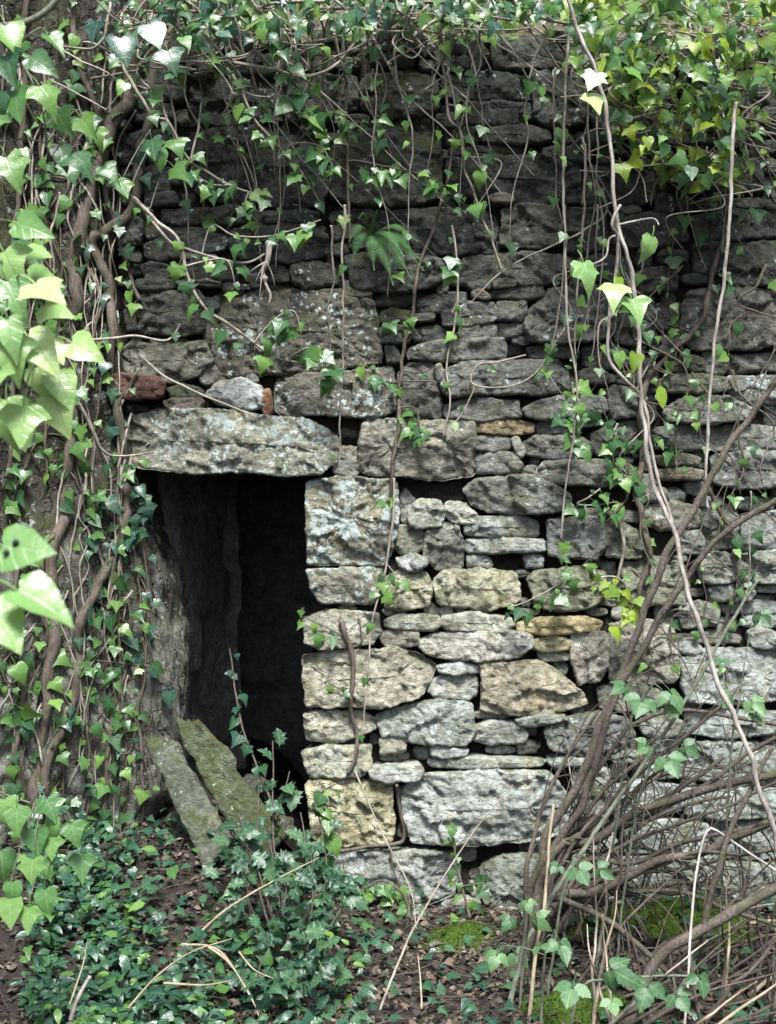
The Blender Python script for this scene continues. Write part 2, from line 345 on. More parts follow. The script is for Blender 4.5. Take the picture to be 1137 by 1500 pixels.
# every stone of the face, outlined on the wall: (outline in wall pixels, options)
D_ = dict
STONES = [
# ---- upper courses, dark and damp, with shade added in their tone
([(545,48),(615,44),(628,58),(606,76),(550,74)], {}),
([(430,66),(500,60),(528,70),(526,98),(470,104),(432,98)], {}),
([(330,80),(425,72),(428,100),(380,110),(332,104)], {}),
([(636,60),(700,54),(716,84),(700,100),(640,100)], {}),
([(722,60),(800,52),(826,76),(820,100),(726,98)], {}),
([(530,118),(545,108),(600,104),(640,112),(644,150),(620,166),(560,170),(532,155)], D_(moss=.5)),
([(650,106),(730,104),(776,112),(776,142),(690,146),(650,140)], {}),
([(782,106),(860,104),(868,140),(860,180),(800,184),(782,170)], {}),
([(415,112),(520,108),(526,150),(490,172),(420,176)], D_(moss=.3)),
([(270,112),(408,116),(412,172),(340,180),(275,178)], {}),
([(487,215),(500,190),(560,178),(630,180),(646,205),(646,288),(600,300),(530,300),(487,288)], D_(moss=.45, out=.02)),
([(272,215),(300,190),(370,182),(440,190),(480,212),(481,270),(472,300),(430,305),(360,298),(300,290),(275,270)], D_(out=.03)),
([(655,236),(700,228),(790,230),(845,238),(852,268),(849,295),(790,299),(700,292),(658,284)], D_(out=.03)),
([(706,190),(760,186),(803,189),(807,205),(760,211),(707,208)], {}),
([(680,150),(735,147),(776,150),(779,176),(730,183),(684,180)], {}),
([(652,186),(680,184),(702,188),(702,206),(678,212),(654,208)], {}),
([(660,214),(730,213),(786,214),(784,226),(700,225),(662,227)], {}),
([(795,214),(865,212),(869,231),(860,236),(800,232)], {}),
([(858,240),(955,234),(962,290),(930,300),(862,296)], {}),
([(734,308),(760,301),(818,302),(824,355),(790,365),(736,359)], D_(out=.03, c=(.17,.16,.14))),
([(828,305),(885,302),(894,360),(860,368),(830,364)], {}),
([(1018,316),(1060,304),(1135,306),(1145,345),(1060,350),(1020,345)], {}),
([(902,318),(960,310),(1008,318),(1010,350),(970,358),(904,356)], {}),
([(1018,355),(1056,354),(1060,392),(1040,400),(1020,394)], {}),
([(1066,356),(1140,352),(1146,416),(1068,420)], {}),
([(545,310),(640,304),(712,308),(730,325),(728,345),(712,368),(640,373),(555,364)], D_(out=.01)),
([(484,308),(530,306),(537,345),(490,350)], {}),
([(716,291),(735,287),(752,292),(747,300),(720,299)], D_(c=(.26,.22,.19), out=.05)),
([(704,355),(722,350),(733,358),(730,370),(708,372)], {}),
([(652,385),(680,375),(760,369),(820,372),(842,380),(843,398),(830,412),(760,419),(655,416)], D_(out=.03, c=(.17,.165,.15))),
([(505,372),(580,366),(645,382),(650,412),(600,427),(520,425)], {}),
([(427,392),(455,383),(488,388),(494,415),(450,423),(430,415)], {}),
([(356,389),(400,385),(422,395),(420,411),(365,413)], {}),
([(338,335),(380,327),(450,331),(478,345),(479,372),(440,384),(360,381),(340,366)], {}),
([(386,311),(440,307),(467,313),(465,326),(390,327)], {}),
([(312,304),(340,301),(380,308),(381,324),(330,328),(314,320)], {}),
([(211,356),(230,351),(258,355),(260,376),(230,380),(212,376)], {}),
([(214,332),(260,330),(302,334),(300,350),(250,352),(216,350)], {}),
([(236,305),(306,301),(308,324),(270,328),(238,324)], {}),
([(215,284),(255,281),(262,298),(216,302)], {}),
([(268,342),(300,338),(334,344),(334,362),(300,367),(270,364)], {}),
([(205,388),(230,384),(256,388),(258,406),(215,410)], {}),
([(262,386),(300,380),(332,384),(348,396),(345,408),(290,411),(262,406)], {}),
([(200,410),(240,409),(256,412),(255,424),(205,427)], {}),
([(260,413),(300,411),(324,415),(320,421),(262,420)], D_(c=(.24,.21,.17), out=.04)),
([(202,440),(215,426),(290,428),(299,445),(298,485),(270,490),(206,488)], D_(out=.03, moss=.2)),
([(302,436),(318,434),(322,452),(303,455)], {}),
([(297,468),(314,464),(316,490),(308,512),(298,500)], D_(c=(.22,.19,.15))),
([(182,452),(198,448),(200,482),(184,484)], {}),
([(172,520),(195,500),(235,505),(300,500),(311,528),(285,552),(240,562),(180,552)], D_(out=.02, c=(.20,.185,.15))),
([(287,545),(312,536),(332,552),(328,561),(300,562)], D_(c=(.25,.22,.19))),
([(160,556),(175,549),(232,553),(243,565),(240,584),(200,587),(162,580)], D_(c=(.155,.085,.07), out=.10, name='brick')),
([(248,570),(270,564),(294,570),(297,584),(252,587)], D_(moss=.5)),
([(303,578),(325,562),(355,556),(383,566),(388,582),(384,598),(350,598),(320,592)], D_(c=(.46,.47,.46), out=.05, lichen=.25)),
([(385,575),(396,573),(399,600),(393,611),(387,604)], D_(c=(.42,.22,.14), out=.05, name='brick')),
([(243,590),(262,586),(297,586),(300,596),(270,612),(252,602)], D_(c=(.20,.165,.14), out=.07)),
([(178,640),(190,612),(240,600),(290,602),(350,603),(400,613),(440,611),(480,628),(496,646),(494,675),(470,695),(420,698),(350,690),(290,693),(210,686),(182,672)], D_(c=(.34,.32,.26), out=.09, lichen=.46, moss=.15, name='lintel', depth=.4)),
([(313,470),(324,430),(395,416),(470,430),(545,440),(553,480),(557,530),(480,540),(395,547),(335,551),(312,530)], D_(lichen=.36, out=.03, c=(.20,.18,.145), moss=.2)),
([(405,560),(430,547),(520,544),(572,536),(578,560),(577,605),(540,613),(480,606),(420,611),(405,600)], D_(lichen=.38, out=.04, c=(.22,.20,.17))),
([(582,545),(600,533),(632,530),(642,550),(646,612),(582,613)], D_(out=.03, c=(.20,.19,.17))),
([(345,417),(372,415),(383,419),(350,424)], {}),
([(470,424),(500,424),(545,428),(540,437),(475,430)], D_(c=(.2,.17,.14))),
([(548,434),(570,427),(608,428),(611,440),(590,447),(550,446)], {}),
([(612,440),(640,430),(682,427),(686,445),(650,457),(614,458)], {}),
([(557,456),(580,452),(602,456),(601,472),(560,473)], D_(moss=.8)),
([(606,461),(636,459),(634,470),(607,472)], {}),
([(648,458),(690,447),(724,444),(729,462),(722,470),(690,477),(650,477)], D_(out=.03, c=(.22,.215,.20))),
([(554,482),(575,476),(602,478),(604,492),(595,502),(558,503)], D_(out=.02)),
([(607,482),(640,478),(667,484),(668,498),(630,502),(608,499)], {}),
([(673,473),(700,471),(724,476),(725,494),(676,498)], D_(c=(.19,.185,.17))),
([(727,473),(765,473),(768,490),(740,494),(727,490)], D_(c=(.19,.185,.17))),
([(729,443),(770,440),(772,462),(765,470),(731,467)], D_(out=.02, c=(.2,.195,.18))),
([(716,428),(740,420),(795,420),(800,434),(770,439),(720,437)], {}),
([(690,430),(703,426),(717,436),(712,441),(694,437)], D_(c=(.28,.24,.20), out=.05)),
([(687,417),(705,413),(718,418),(716,425),(690,425)], {}),
([(722,415),(740,411),(756,413),(752,421),(726,423)], D_(c=(.22,.2,.15), out=.04)),
([(597,510),(640,500),(700,496),(736,495),(743,512),(735,526),(660,530),(600,526)], D_(out=.05, c=(.23,.225,.205), moss=.1)),
([(565,510),(578,506),(585,520),(583,531),(568,532)], {}),
([(752,494),(773,493),(774,503),(755,504)], {}),
([(648,545),(680,531),(760,528),(815,527),(832,545),(830,572),(790,579),(720,577),(665,583),(650,575)], D_(out=.05, c=(.21,.205,.19))),
([(637,540),(645,536),(651,552),(648,562),(640,556)], D_(c=(.3,.27,.24), out=.05)),
([(650,594),(690,584),(755,587),(761,612),(700,616),(655,613)], D_(out=.04, c=(.24,.235,.215))),
([(766,600),(790,586),(850,579),(882,582),(886,605),(860,611),(800,615),(770,612)], D_(out=.05, c=(.22,.22,.2))),
([(697,618),(740,616),(779,619),(780,634),(740,637),(698,635)], D_(c=(.34,.26,.16), out=.03)),
([(698,642),(720,638),(745,641),(746,658),(720,661),(699,659)], D_(c=(.25,.25,.24), out=.03)),
([(749,645),(758,641),(767,660),(764,671),(756,664)], D_(c=(.42,.4,.36), out=.04)),
([(698,666),(725,661),(755,665),(763,680),(755,692),(702,694)], D_(c=(.25,.25,.235), out=.04)),
([(768,650),(785,638),(850,640),(866,652),(864,670),(820,673),(770,666)], D_(c=(.21,.205,.19), out=.02)),
([(783,622),(800,616),(836,618),(838,634),(800,637),(784,632)], {}),
([(764,688),(780,683),(794,692),(790,700),(766,700)], D_(c=(.2,.19,.17))),
([(784,692),(800,676),(870,675),(925,681),(930,708),(880,713),(810,709),(787,702)], D_(c=(.23,.22,.19), out=.04)),
([(528,640),(538,617),(590,616),(650,617),(692,618),(697,640),(696,697),(640,702),(540,696),(527,680)], D_(c=(.30,.275,.235), out=.07, lichen=.22)),
([(487,672),(500,654),(522,657),(525,690),(518,700),(489,694)], D_(c=(.3,.28,.24), out=.03)),
([(493,628),(510,623),(524,627),(522,638),(496,640)], D_(out=-.06)),
([(680,716),(700,702),(770,697),(810,710),(833,727),(831,747),(780,753),(720,750),(692,740)], D_(c=(.24,.24,.215), out=.07)),
# ---- middle and lower courses
([(450,706),(500,701),(580,704),(584,760),(576,800),(562,827),(452,826)], D_(c=(.28,.25,.19), out=.06, lichen=.68, depth=.4)),
([(451,835),(520,832),(560,832),(563,868),(545,885),(470,882),(458,862)], D_(c=(.27,.25,.20), out=.05, lichen=.50, moss=.1, depth=.35)),
([(566,845),(590,834),(622,836),(631,855),(628,886),(590,893),(566,888)], D_(c=(.40,.36,.27), out=.04)),
([(586,722),(595,717),(606,735),(600,768),(588,766)], D_(c=(.35,.32,.28))),
([(600,745),(615,733),(642,733),(651,752),(645,770),(615,774),(602,770)], D_(c=(.42,.42,.38), out=.05)),
([(653,735),(680,738),(698,754),(694,766),(665,765),(652,752)], D_(c=(.46,.44,.38), out=.05)),
([(579,772),(600,769),(622,780),(618,805),(590,812),(580,803)], D_(c=(.27,.26,.21), out=.02)),
([(624,780),(645,767),(670,770),(678,800),(675,832),(640,833),(622,815)], D_(c=(.25,.24,.21), out=.03)),
([(583,818),(605,810),(624,816),(626,827),(605,835),(588,829)], D_(c=(.43,.43,.41), out=.06)),
([(680,772),(700,757),(760,754),(786,764),(788,786),(740,788),(684,784)], D_(c=(.30,.31,.29), out=.04)),
([(683,790),(730,788),(794,790),(796,808),(740,808),(686,810)], D_(c=(.38,.385,.36), out=.05)),
([(684,813),(715,812),(721,825),(716,831),(686,831)], D_(c=(.3,.3,.27), out=.02)),
([(769,812),(796,813),(795,831),(772,832)], D_(c=(.3,.3,.28), out=.02)),
([(638,852),(650,836),(700,833),(750,838),(761,860),(758,882),(710,892),(640,885)], D_(c=(.46,.42,.31), out=.05)),
([(622,890),(632,883),(643,892),(640,904),(628,902)], D_(c=(.4,.38,.33))),
([(645,891),(655,887),(664,893),(660,902),(647,901)], D_(c=(.42,.4,.36))),
([(666,892),(678,889),(686,896),(676,901)], D_(c=(.4,.38,.33))),
([(560,895),(575,889),(580,898),(570,903)], D_(c=(.4,.36,.3))),
([(498,890),(510,885),(521,892),(516,899),(500,898)], D_(c=(.36,.33,.27))),
([(562,908),(590,899),(640,901),(645,914),(635,923),(600,922),(565,918)], D_(c=(.43,.41,.34), out=.04)),
([(648,902),(690,897),(745,903),(752,916),(740,925),(660,924),(649,916)], D_(c=(.42,.40,.34), out=.04)),
([(448,905),(480,895),(552,897),(557,925),(545,942),(480,950),(449,940)], D_(c=(.36,.335,.28), out=.05, lichen=.12)),
([(559,927),(580,921),(610,926),(612,946),(570,948),(559,940)], D_(c=(.43,.40,.33), out=.03)),
([(615,935),(640,926),(740,922),(776,927),(779,945),(755,962),(700,966),(640,962),(616,952)], D_(c=(.42,.385,.34), out=.06)),
([(446,960),(480,952),(580,949),(615,960),(637,975),(630,995),(612,1018),(570,1032),(450,1034)], D_(c=(.40,.36,.285), out=.07)),
([(642,974),(670,970),(703,974),(703,984),(660,986),(643,982)], D_(c=(.40,.41,.38), out=.05)),
([(630,996),(650,988),(698,990),(701,1018),(680,1024),(640,1020),(629,1010)], D_(c=(.39,.385,.34), out=.03)),
([(705,970),(750,969),(788,967),(815,985),(850,1010),(858,1030),(820,1042),(760,1045),(706,1040)], D_(c=(.42,.36,.265), out=.06)),
([(447,1046),(480,1040),(530,1042),(549,1054),(551,1066),(530,1074),(495,1086),(450,1084)], D_(c=(.44,.41,.33), out=.04)),
([(553,1048),(580,1036),(640,1023),(690,1029),(694,1068),(682,1088),(620,1086),(560,1080)], D_(c=(.33,.34,.31), out=.06, lichen=.2)),
([(695,1046),(720,1042),(745,1047),(742,1053),(700,1053)], D_(c=(.36,.33,.28))),
([(755,1052),(790,1046),(824,1045),(820,1056),(780,1062),(758,1061)], D_(c=(.4,.41,.38), out=.05)),
([(692,1066),(720,1056),(760,1058),(772,1074),(768,1086),(720,1089),(694,1084)], D_(c=(.42,.42,.38), out=.03)),
([(797,1068),(830,1049),(885,1044),(922,1055),(929,1078),(900,1098),(845,1104),(808,1096)], D_(c=(.22,.22,.205), out=.06)),
([(773,850),(785,836),(850,830),(882,838),(886,868),(866,889),(820,895),(786,886)], D_(c=(.26,.26,.19), out=.06, moss=.25)),
([(801,762),(860,757),(884,765),(884,800),(872,818),(804,814)], D_(c=(.24,.24,.225), out=.06)),
([(888,764),(900,757),(945,788),(951,798),(930,815),(888,815)], D_(c=(.22,.23,.18), out=.05, moss=.2)),
([(907,752),(925,748),(941,755),(936,765),(912,764)], D_(c=(.24,.24,.2))),
([(944,742),(990,735),(1024,745),(1022,772),(970,776),(950,765)], D_(c=(.28,.26,.21), out=.02)),
([(936,718),(972,715),(978,732),(940,736)], D_(c=(.22,.2,.18))),
([(757,912),(790,904),(860,903),(881,910),(876,924),(800,929),(760,926)], D_(c=(.48,.38,.20), out=.06)),
([(782,936),(810,931),(834,937),(836,950),(800,954),(782,949)], D_(c=(.48,.42,.26), out=.04)),
([(790,957),(815,955),(834,958),(830,967),(795,969)], D_(c=(.36,.37,.33), out=.02)),
([(814,975),(826,969),(834,976),(828,990),(817,988)], D_(c=(.32,.33,.26))),
([(838,930),(860,925),(886,928),(890,960),(880,995),(848,1000),(837,965)], D_(c=(.40,.355,.30), out=.05)),
([(893,915),(930,905),(985,918),(990,960),(988,995),(940,1000),(894,996)], D_(c=(.36,.32,.27), out=.05)),
([(900,893),(920,888),(940,896),(936,908),(902,908)], D_(c=(.36,.37,.34))),
([(912,826),(960,818),(1005,826),(1010,860),(1000,884),(940,886),(914,878)], D_(c=(.25,.245,.195), out=.03, moss=.1)),
([(876,1008),(930,1002),(963,1010),(966,1035),(930,1042),(880,1038)], D_(c=(.24,.235,.19), out=.02, moss=.2)),
([(938,1054),(970,1048),(1000,1056),(1000,1078),(960,1082),(940,1074)], D_(c=(.34,.35,.31), out=.03)),
([(1026,816),(1050,810),(1074,814),(1076,850),(1040,856),(1027,848)], D_(c=(.30,.30,.245), out=.03)),
([(1080,812),(1140,806),(1150,852),(1082,856)], D_(c=(.32,.33,.29), out=.03, lichen=.2)),
([(1040,862),(1075,858),(1104,866),(1100,880),(1045,881)], D_(c=(.32,.33,.3), out=.02)),
([(995,782),(1020,778),(1034,790),(1030,810),(998,810)], D_(c=(.28,.28,.25))),
([(1090,756),(1140,750),(1150,802),(1092,806)], D_(c=(.30,.31,.29), lichen=.3)),
([(1032,746),(1070,740),(1084,752),(1084,800),(1040,806),(1034,780)], D_(c=(.25,.245,.215))),
([(1058,886),(1110,880),(1150,884),(1150,898),(1065,900)], D_(c=(.32,.33,.31))),
([(998,888),(1030,882),(1054,890),(1052,916),(1000,920)], D_(c=(.28,.29,.24))),
([(1000,930),(1050,925),(1086,932),(1084,943),(1010,944)], D_(c=(.33,.32,.29))),
([(993,944),(1010,938),(1026,950),(1020,957),(996,956)], D_(c=(.4,.4,.38), out=.03)),
([(998,965),(1040,948),(1120,950),(1160,960),(1155,1020),(1090,1032),(1010,1026),(998,1000)], D_(c=(.36,.38,.36), out=.05, lichen=.1)),
([(1005,1046),(1060,1040),(1150,1042),(1150,1074),(1060,1080),(1008,1074)], D_(c=(.34,.36,.33), out=.03)),
([(1000,450),(1010,428),(1080,422),(1150,426),(1155,500),(1100,512),(1020,512),(1000,490)], D_(c=(.21,.19,.165), out=.04)),
([(980,526),(1005,520),(1030,526),(1030,544),(985,547)], D_(moss=.6)),
([(1033,514),(1060,512),(1067,530),(1064,546),(1034,545)], D_(c=(.23,.22,.19), moss=.2)),
([(1070,520),(1140,516),(1150,544),(1072,546)], D_(c=(.21,.2,.18))),
([(966,556),(1000,549),(1064,552),(1066,572),(1020,576),(968,574)], D_(c=(.25,.24,.19), moss=.3)),
([(1070,552),(1140,548),(1150,588),(1110,592),(1072,584)], D_(c=(.25,.25,.22), lichen=.4)),
([(973,600),(1000,584),(1060,580),(1100,600),(1098,614),(1040,620),(976,618)], D_(c=(.29,.29,.26), out=.05)),
([(960,628),(1000,622),(1028,628),(1028,656),(990,662),(962,656)], D_(c=(.22,.22,.2), out=.02)),
([(1032,628),(1080,622),(1150,626),(1150,656),(1060,661),(1034,656)], D_(c=(.26,.26,.23), out=.02)),
([(1044,668),(1100,660),(1155,664),(1155,712),(1080,716),(1046,708)], D_(c=(.27,.27,.25), out=.05)),
([(964,668),(1000,665),(1024,672),(1020,682),(970,682)], D_(c=(.24,.22,.18))),
([(962,688),(1000,685),(1028,690),(1026,702),(970,704)], D_(c=(.28,.24,.19), out=.03)),
([(866,634),(890,628),(926,632),(928,664),(890,668),(868,660)], D_(c=(.2,.2,.185), out=.02)),
([(890,570),(910,565),(930,570),(932,608),(900,612),(891,604)], D_(c=(.2,.195,.18), out=.02)),
([(847,545),(870,540),(892,546),(890,562),(850,564)], D_(moss=.4)),
([(838,552),(844,566),(840,576),(836,570)], {}),
([(768,485),(775,455),(810,426),(860,416),(894,430),(899,470),(890,496),(820,502),(780,500)], D_(c=(.20,.195,.18), out=.04)),
([(855,508),(900,503),(925,512),(924,536),(880,540),(857,534)], {}),
([(900,428),(940,425),(958,440),(960,490),(930,505),(902,498)], {}),
([(930,398),(970,392),(992,402),(990,424),(940,430)], {}),
([(773,506),(820,504),(848,510),(846,524),(780,525)], {}),
([(848,378),(890,372),(926,380),(924,410),(880,412),(850,406)], {}),
([(802,424),(822,420),(806,434)], {}),
# ---- bottom courses
([(445,1100),(480,1092),(540,1091),(543,1120),(530,1134),(460,1137),(447,1120)], D_(c=(.38,.37,.30), out=.06, moss=.1)),
([(556,1084),(575,1080),(594,1085),(592,1101),(560,1102)], D_(c=(.4,.36,.29), out=.03)),
([(543,1124),(570,1118),(612,1115),(620,1124),(612,1138),(570,1141),(546,1136)], D_(c=(.42,.42,.40), out=.09)),
([(630,1094),(650,1089),(685,1096),(682,1106),(650,1108),(634,1104)], D_(c=(.42,.43,.41), out=.05)),
([(628,1112),(690,1107),(750,1108),(800,1112),(790,1121),(700,1123),(632,1123)], D_(c=(.38,.39,.34), out=.05)),
([(758,1092),(775,1086),(792,1092),(786,1104),(762,1104)], D_(c=(.42,.42,.38))),
([(800,1110),(830,1107),(868,1110),(866,1121),(810,1122)], D_(c=(.32,.33,.3), out=.04)),
([(896,1104),(920,1098),(942,1104),(936,1115),(900,1116)], D_(c=(.36,.37,.35), out=.04)),
([(452,1144),(520,1139),(572,1150),(577,1200),(574,1230),(500,1238),(460,1224)], D_(c=(.50,.44,.29), out=.05)),
([(582,1160),(590,1155),(598,1166),(594,1176),(584,1174)], D_(c=(.34,.35,.33))),
([(592,1152),(620,1132),(700,1127),(800,1127),(820,1150),(836,1180),(826,1213),(790,1226),(700,1234),(604,1231),(594,1190)], D_(c=(.44,.45,.42), out=.08, lichen=.15)),
([(484,1250),(520,1244),(600,1243),(660,1246),(672,1270),(664,1310),(600,1330),(520,1328),(488,1300)], D_(c=(.40,.41,.38), out=.05, lichen=.15, moss=.15)),
([(704,1268),(740,1252),(790,1250),(800,1290),(780,1336),(712,1340)], D_(c=(.28,.29,.25), out=.05, moss=.35)),
([(808,1235),(860,1225),(905,1232),(908,1290),(860,1330),(812,1320)], D_(c=(.33,.35,.31), out=.02, moss=.3)),
([(842,1128),(890,1124),(894,1170),(890,1215),(850,1218),(838,1170)], D_(c=(.34,.35,.30), out=.03, moss=.2)),
([(898,1150),(940,1144),(998,1150),(1000,1185),(950,1196),(900,1192)], D_(c=(.38,.40,.38), out=.05)),
([(910,1204),(970,1200),(1034,1206),(1034,1240),(970,1250),(912,1246)], D_(c=(.34,.36,.33), out=.03)),
([(1004,1090),(1060,1086),(1150,1092),(1150,1140),(1080,1150),(1006,1140)], D_(c=(.32,.34,.31), out=.03)),
([(1004,1156),(1080,1154),(1150,1158),(1150,1196),(1060,1200),(1006,1192)], D_(c=(.33,.35,.32), out=.03)),
([(944,1120),(998,1116),(1000,1138),(948,1140)], D_(c=(.33,.35,.32))),
([(912,1256),(980,1252),(1040,1250),(1040,1300),(980,1320),(914,1310)], D_(c=(.30,.32,.28), moss=.4)),
([(1042,1206),(1150,1204),(1150,1260),(1046,1262)], D_(c=(.3,.32,.29), moss=.2)),
([(1048,1268),(1150,1266),(1150,1330),(1050,1330)], D_(c=(.3,.32,.29), moss=.4)),
]
HOLES = [(588,704,678,732), (836,716,934,746), (952,778,990,812), (700,1238,760,1256), (388,553,406,604), (500,604,528,624), (724,814,768,832), (1000,1030,1000,1040)]

def inside_mask(poly, XX, YY):
    ins = np.zeros(XX.shape, bool); n_ = len(poly)
    for i in range(n_):
        x1, y1 = poly[i]; x2, y2 = poly[(i + 1) % n_]
        if y1 == y2: continue
        c = ((y1 > YY) != (y2 > YY)) & (XX < (x2 - x1) * (YY - y1) / (y2 - y1) + x1); ins ^= c
    return ins

def stone_mesh(name, poly, out=.02, depth=.24, seed=0, rough=1.0, step=3.4):
    rs = random.Random(seed)
    P = [Vector((X(x), Z(y))) for x, y in poly]
    g0 = sum(P, Vector((0, 0))) / len(P); P = [p + (p - g0).normalized() * .0105 for p in P]
    for cut in (.012, .004):                             # knocked-off corners
        Q = []; kk = [cut * rs.uniform(.35, 1.15) for _ in P]
        for i in range(len(P)):
            a, b = P[i], P[(i + 1) % len(P)]; e = (b - a).length
            Q += [a.lerp(b, min(.32, kk[i] / e)), a.lerp(b, 1 - min(.32, kk[(i + 1) % len(P)] / e))]
        P = Q
    st = step * PX; S = []
    for i in range(len(P)):
        a, b = P[i], P[(i + 1) % len(P)]; k = max(1, round((b - a).length / st))
        S += [a.lerp(b, j / k) for j in range(k)]
    c = sum(S, Vector((0, 0))) / len(S)
    A = np.array([[p.x - c.x, p.y - c.y] for p in S]); wv, ev = np.linalg.eigh(A.T @ A)
    ax = Vector(ev[:, 1]); pr = A @ ev[:, 1]; ps = A @ ev[:, 0]
    L = (pr.max() - pr.min()) / 2; W = (ps.max() - ps.min()) / 2; seg = max(0, (L - W) * .9)
    so = Vector((rs.random() * 50, rs.random() * 50, rs.random() * 50))
    for i, p in enumerate(S):                            # uneven outline
        d = (p - c).normalized(); v3 = Vector((p.x, 0, p.y))
        S[i] = p + d * (.0085 * fr(v3 * 13 + so, 4) + .0045 * fr(v3 * 70 + so, 2)) * (1 if W > .03 else .45)
    m_ = max(3, int(W / st)); V = []; F = []; n_ = len(S)
    rb = min(.012, W * .3) * rs.uniform(.5, 1.25)
    ma = min(L, W)
    planes = [(rs.uniform(-.22, .22), rs.uniform(-.3, .3), rs.uniform(.003, .015)) for _ in range(3)]
    tilt = (rs.uniform(-.06, .06), rs.uniform(-.08, .08))
    amp = min(1.0, .35 + ma / .16) * rough
    def relief(p, d):
        x, z = p.x - c.x, p.y - c.y
        h = tilt[0] * x + tilt[1] * z
        for gx, gzz, k0 in planes: h = min(h, k0 + gx * x + gzz * z)
        v3 = Vector((p.x, 0, p.y)) + so
        h += amp * .011 * fr(v3 * 6, 3)
        for sc, am in ((8., .085), (22., .10)):              # broken facets
            q = Vector((v3.x * sc + .5 * mnoise.noise(v3 * sc * .7), 0, v3.z * sc * 1.3 + .5 * mnoise.noise(v3 * sc * .7 + so)))
            cp = mnoise.voronoi(q)[1][0]; hx, hy = mnoise.cell(cp * 91.7) , mnoise.cell(cp * 57.3 + so)
            h += amp * am * ((q.x - cp.x) * (hx - .5) + (q.z - cp.z) * (hy - .5)) / sc * 1.6 + amp * .05 / sc * (mnoise.cell(cp * 33.1) - .5)
        h += amp * .008 * fr(v3 * 34, 3)
        if d < rb:
            u = 1 - d / rb; h -= rb * (1 - math.sqrt(max(0, 1 - u * u)))
        return h
    # back of the stone, its sides, then rings to the middle
    prof = [(depth, .80), (.09, .95), (.045, 1.0)]
    for yb, k in prof:
        for p in S:
            q = c + (p - c) * k; V.append((q.x, yb - out if yb < .2 else yb, q.y))
    ringn = len(prof)
    for r_ in range(0, m_ + 1):
        t = (r_ / m_) ** 1.25 if r_ else .0
        for i, p in enumerate(S):
            s_ = max(-seg, min(seg, (p - c).dot(ax))); tgt = c + ax * s_
            q = p.lerp(tgt, t * .985); d = (q - p).length
            V.append((q.x, -out - relief(q, d), q.y))
        ringn += 1
    for r_ in range(ringn - 1):
        for i in range(n_):
            a = r_ * n_ + i; b = r_ * n_ + (i + 1) % n_; F.append((a, b, b + n_, a + n_))
    F.append(tuple((ringn - 1) * n_ + i for i in range(n_)))
    F.append(tuple(reversed(range(n_))))
    # recentre on the stone so that its origin sits in it
    cc = Vector((c.x, -out, c.y)); V = [(x - cc.x, y - cc.y, z - cc.z) for x, y, z in V]
    return mesh(name, V, F), cc

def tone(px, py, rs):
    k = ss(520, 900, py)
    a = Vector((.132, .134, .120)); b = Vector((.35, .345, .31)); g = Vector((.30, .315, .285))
    c = a.lerp(b.lerp(g, ss(860, 980, px)), k)  # darker up the wall: weathering, with wall-top shade mixed into the tone
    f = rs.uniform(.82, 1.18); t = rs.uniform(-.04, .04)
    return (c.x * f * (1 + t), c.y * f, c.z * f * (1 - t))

def add_stone(poly, o, i, step=3.4):
    rs = random.Random(1000 + i)
    cx = sum(p[0] for p in poly) / len(poly); cy = sum(p[1] for p in poly) / len(poly)
    nm = o.get('name', 'stone')
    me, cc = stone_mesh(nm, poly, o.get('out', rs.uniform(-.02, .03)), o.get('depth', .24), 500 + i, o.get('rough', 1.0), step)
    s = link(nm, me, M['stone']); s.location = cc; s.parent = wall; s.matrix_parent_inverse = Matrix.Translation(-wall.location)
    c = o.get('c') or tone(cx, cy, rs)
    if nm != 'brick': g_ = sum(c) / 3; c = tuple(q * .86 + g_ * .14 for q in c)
    wk = .80 + .46 * ss(260, 900, cy); c = tuple(q * wk for q in c)      # weathering plus overhang shade put into the colour: darker above, brightened below
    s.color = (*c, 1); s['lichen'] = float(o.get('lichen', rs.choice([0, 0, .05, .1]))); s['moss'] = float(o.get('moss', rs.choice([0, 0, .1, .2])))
    return s

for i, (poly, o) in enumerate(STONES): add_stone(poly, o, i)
lint = [c for c in wall.children if c.name.startswith('lintel')][0]
lint['label'] = 'long rough lintel stone spotted with pale lichen over the doorway'

# packing stones in what the outlined ones leave open
GX0, GY0, GS = 150, 40, 2
YY, XX = np.mgrid[GY0:1344:GS, GX0:1330:GS].astype(float)
busy = np.zeros(XX.shape, bool)
for poly, o in STONES: busy |= inside_mask(poly, XX, YY)
for a in HOLES: busy |= (XX > a[0]) & (XX < a[2]) & (YY > a[1]) & (YY < a[3])
busy |= (XX < 452) & (YY > 600)
busy |= (XX < 168) & (YY < 600)
busy |= (YY > 1250) & (XX < 484)
busy |= YY < 44
def free(a, b, w_, h_):
    return not busy[b:b + h_, a:a + w_].any()
rf = random.Random(42); fill = []
sizes = [(w_, h_) for w_ in (66, 50, 38, 28, 20, 14, 10, 7) for h_ in (26, 20, 14, 10, 7, 5) if 1.0 <= w_ / h_ <= 4.2]
sizes.sort(key=lambda s: -s[0] * s[1])
Hh, Ww = busy.shape
for w_, h_ in sizes:
    for _ in range(900 if w_ > 20 else 2200):
        a = rf.randrange(0, Ww - w_); b = rf.randrange(0, Hh - h_)
        if free(a, b, w_, h_):
            busy[b:b + h_, a:a + w_] = True
            x0, y0, x1, y1 = GX0 + a * GS + 1, GY0 + b * GS + 1, GX0 + (a + w_) * GS - 1, GY0 + (b + h_) * GS - 1
            fill.append((x0, y0, x1, y1))
fill.sort(key=lambda f: -(min(f[2], 1140) - min(f[0], 1140)) * (f[3] - f[1]))
room = 296 - len(STONES); V_all = []
rub = []
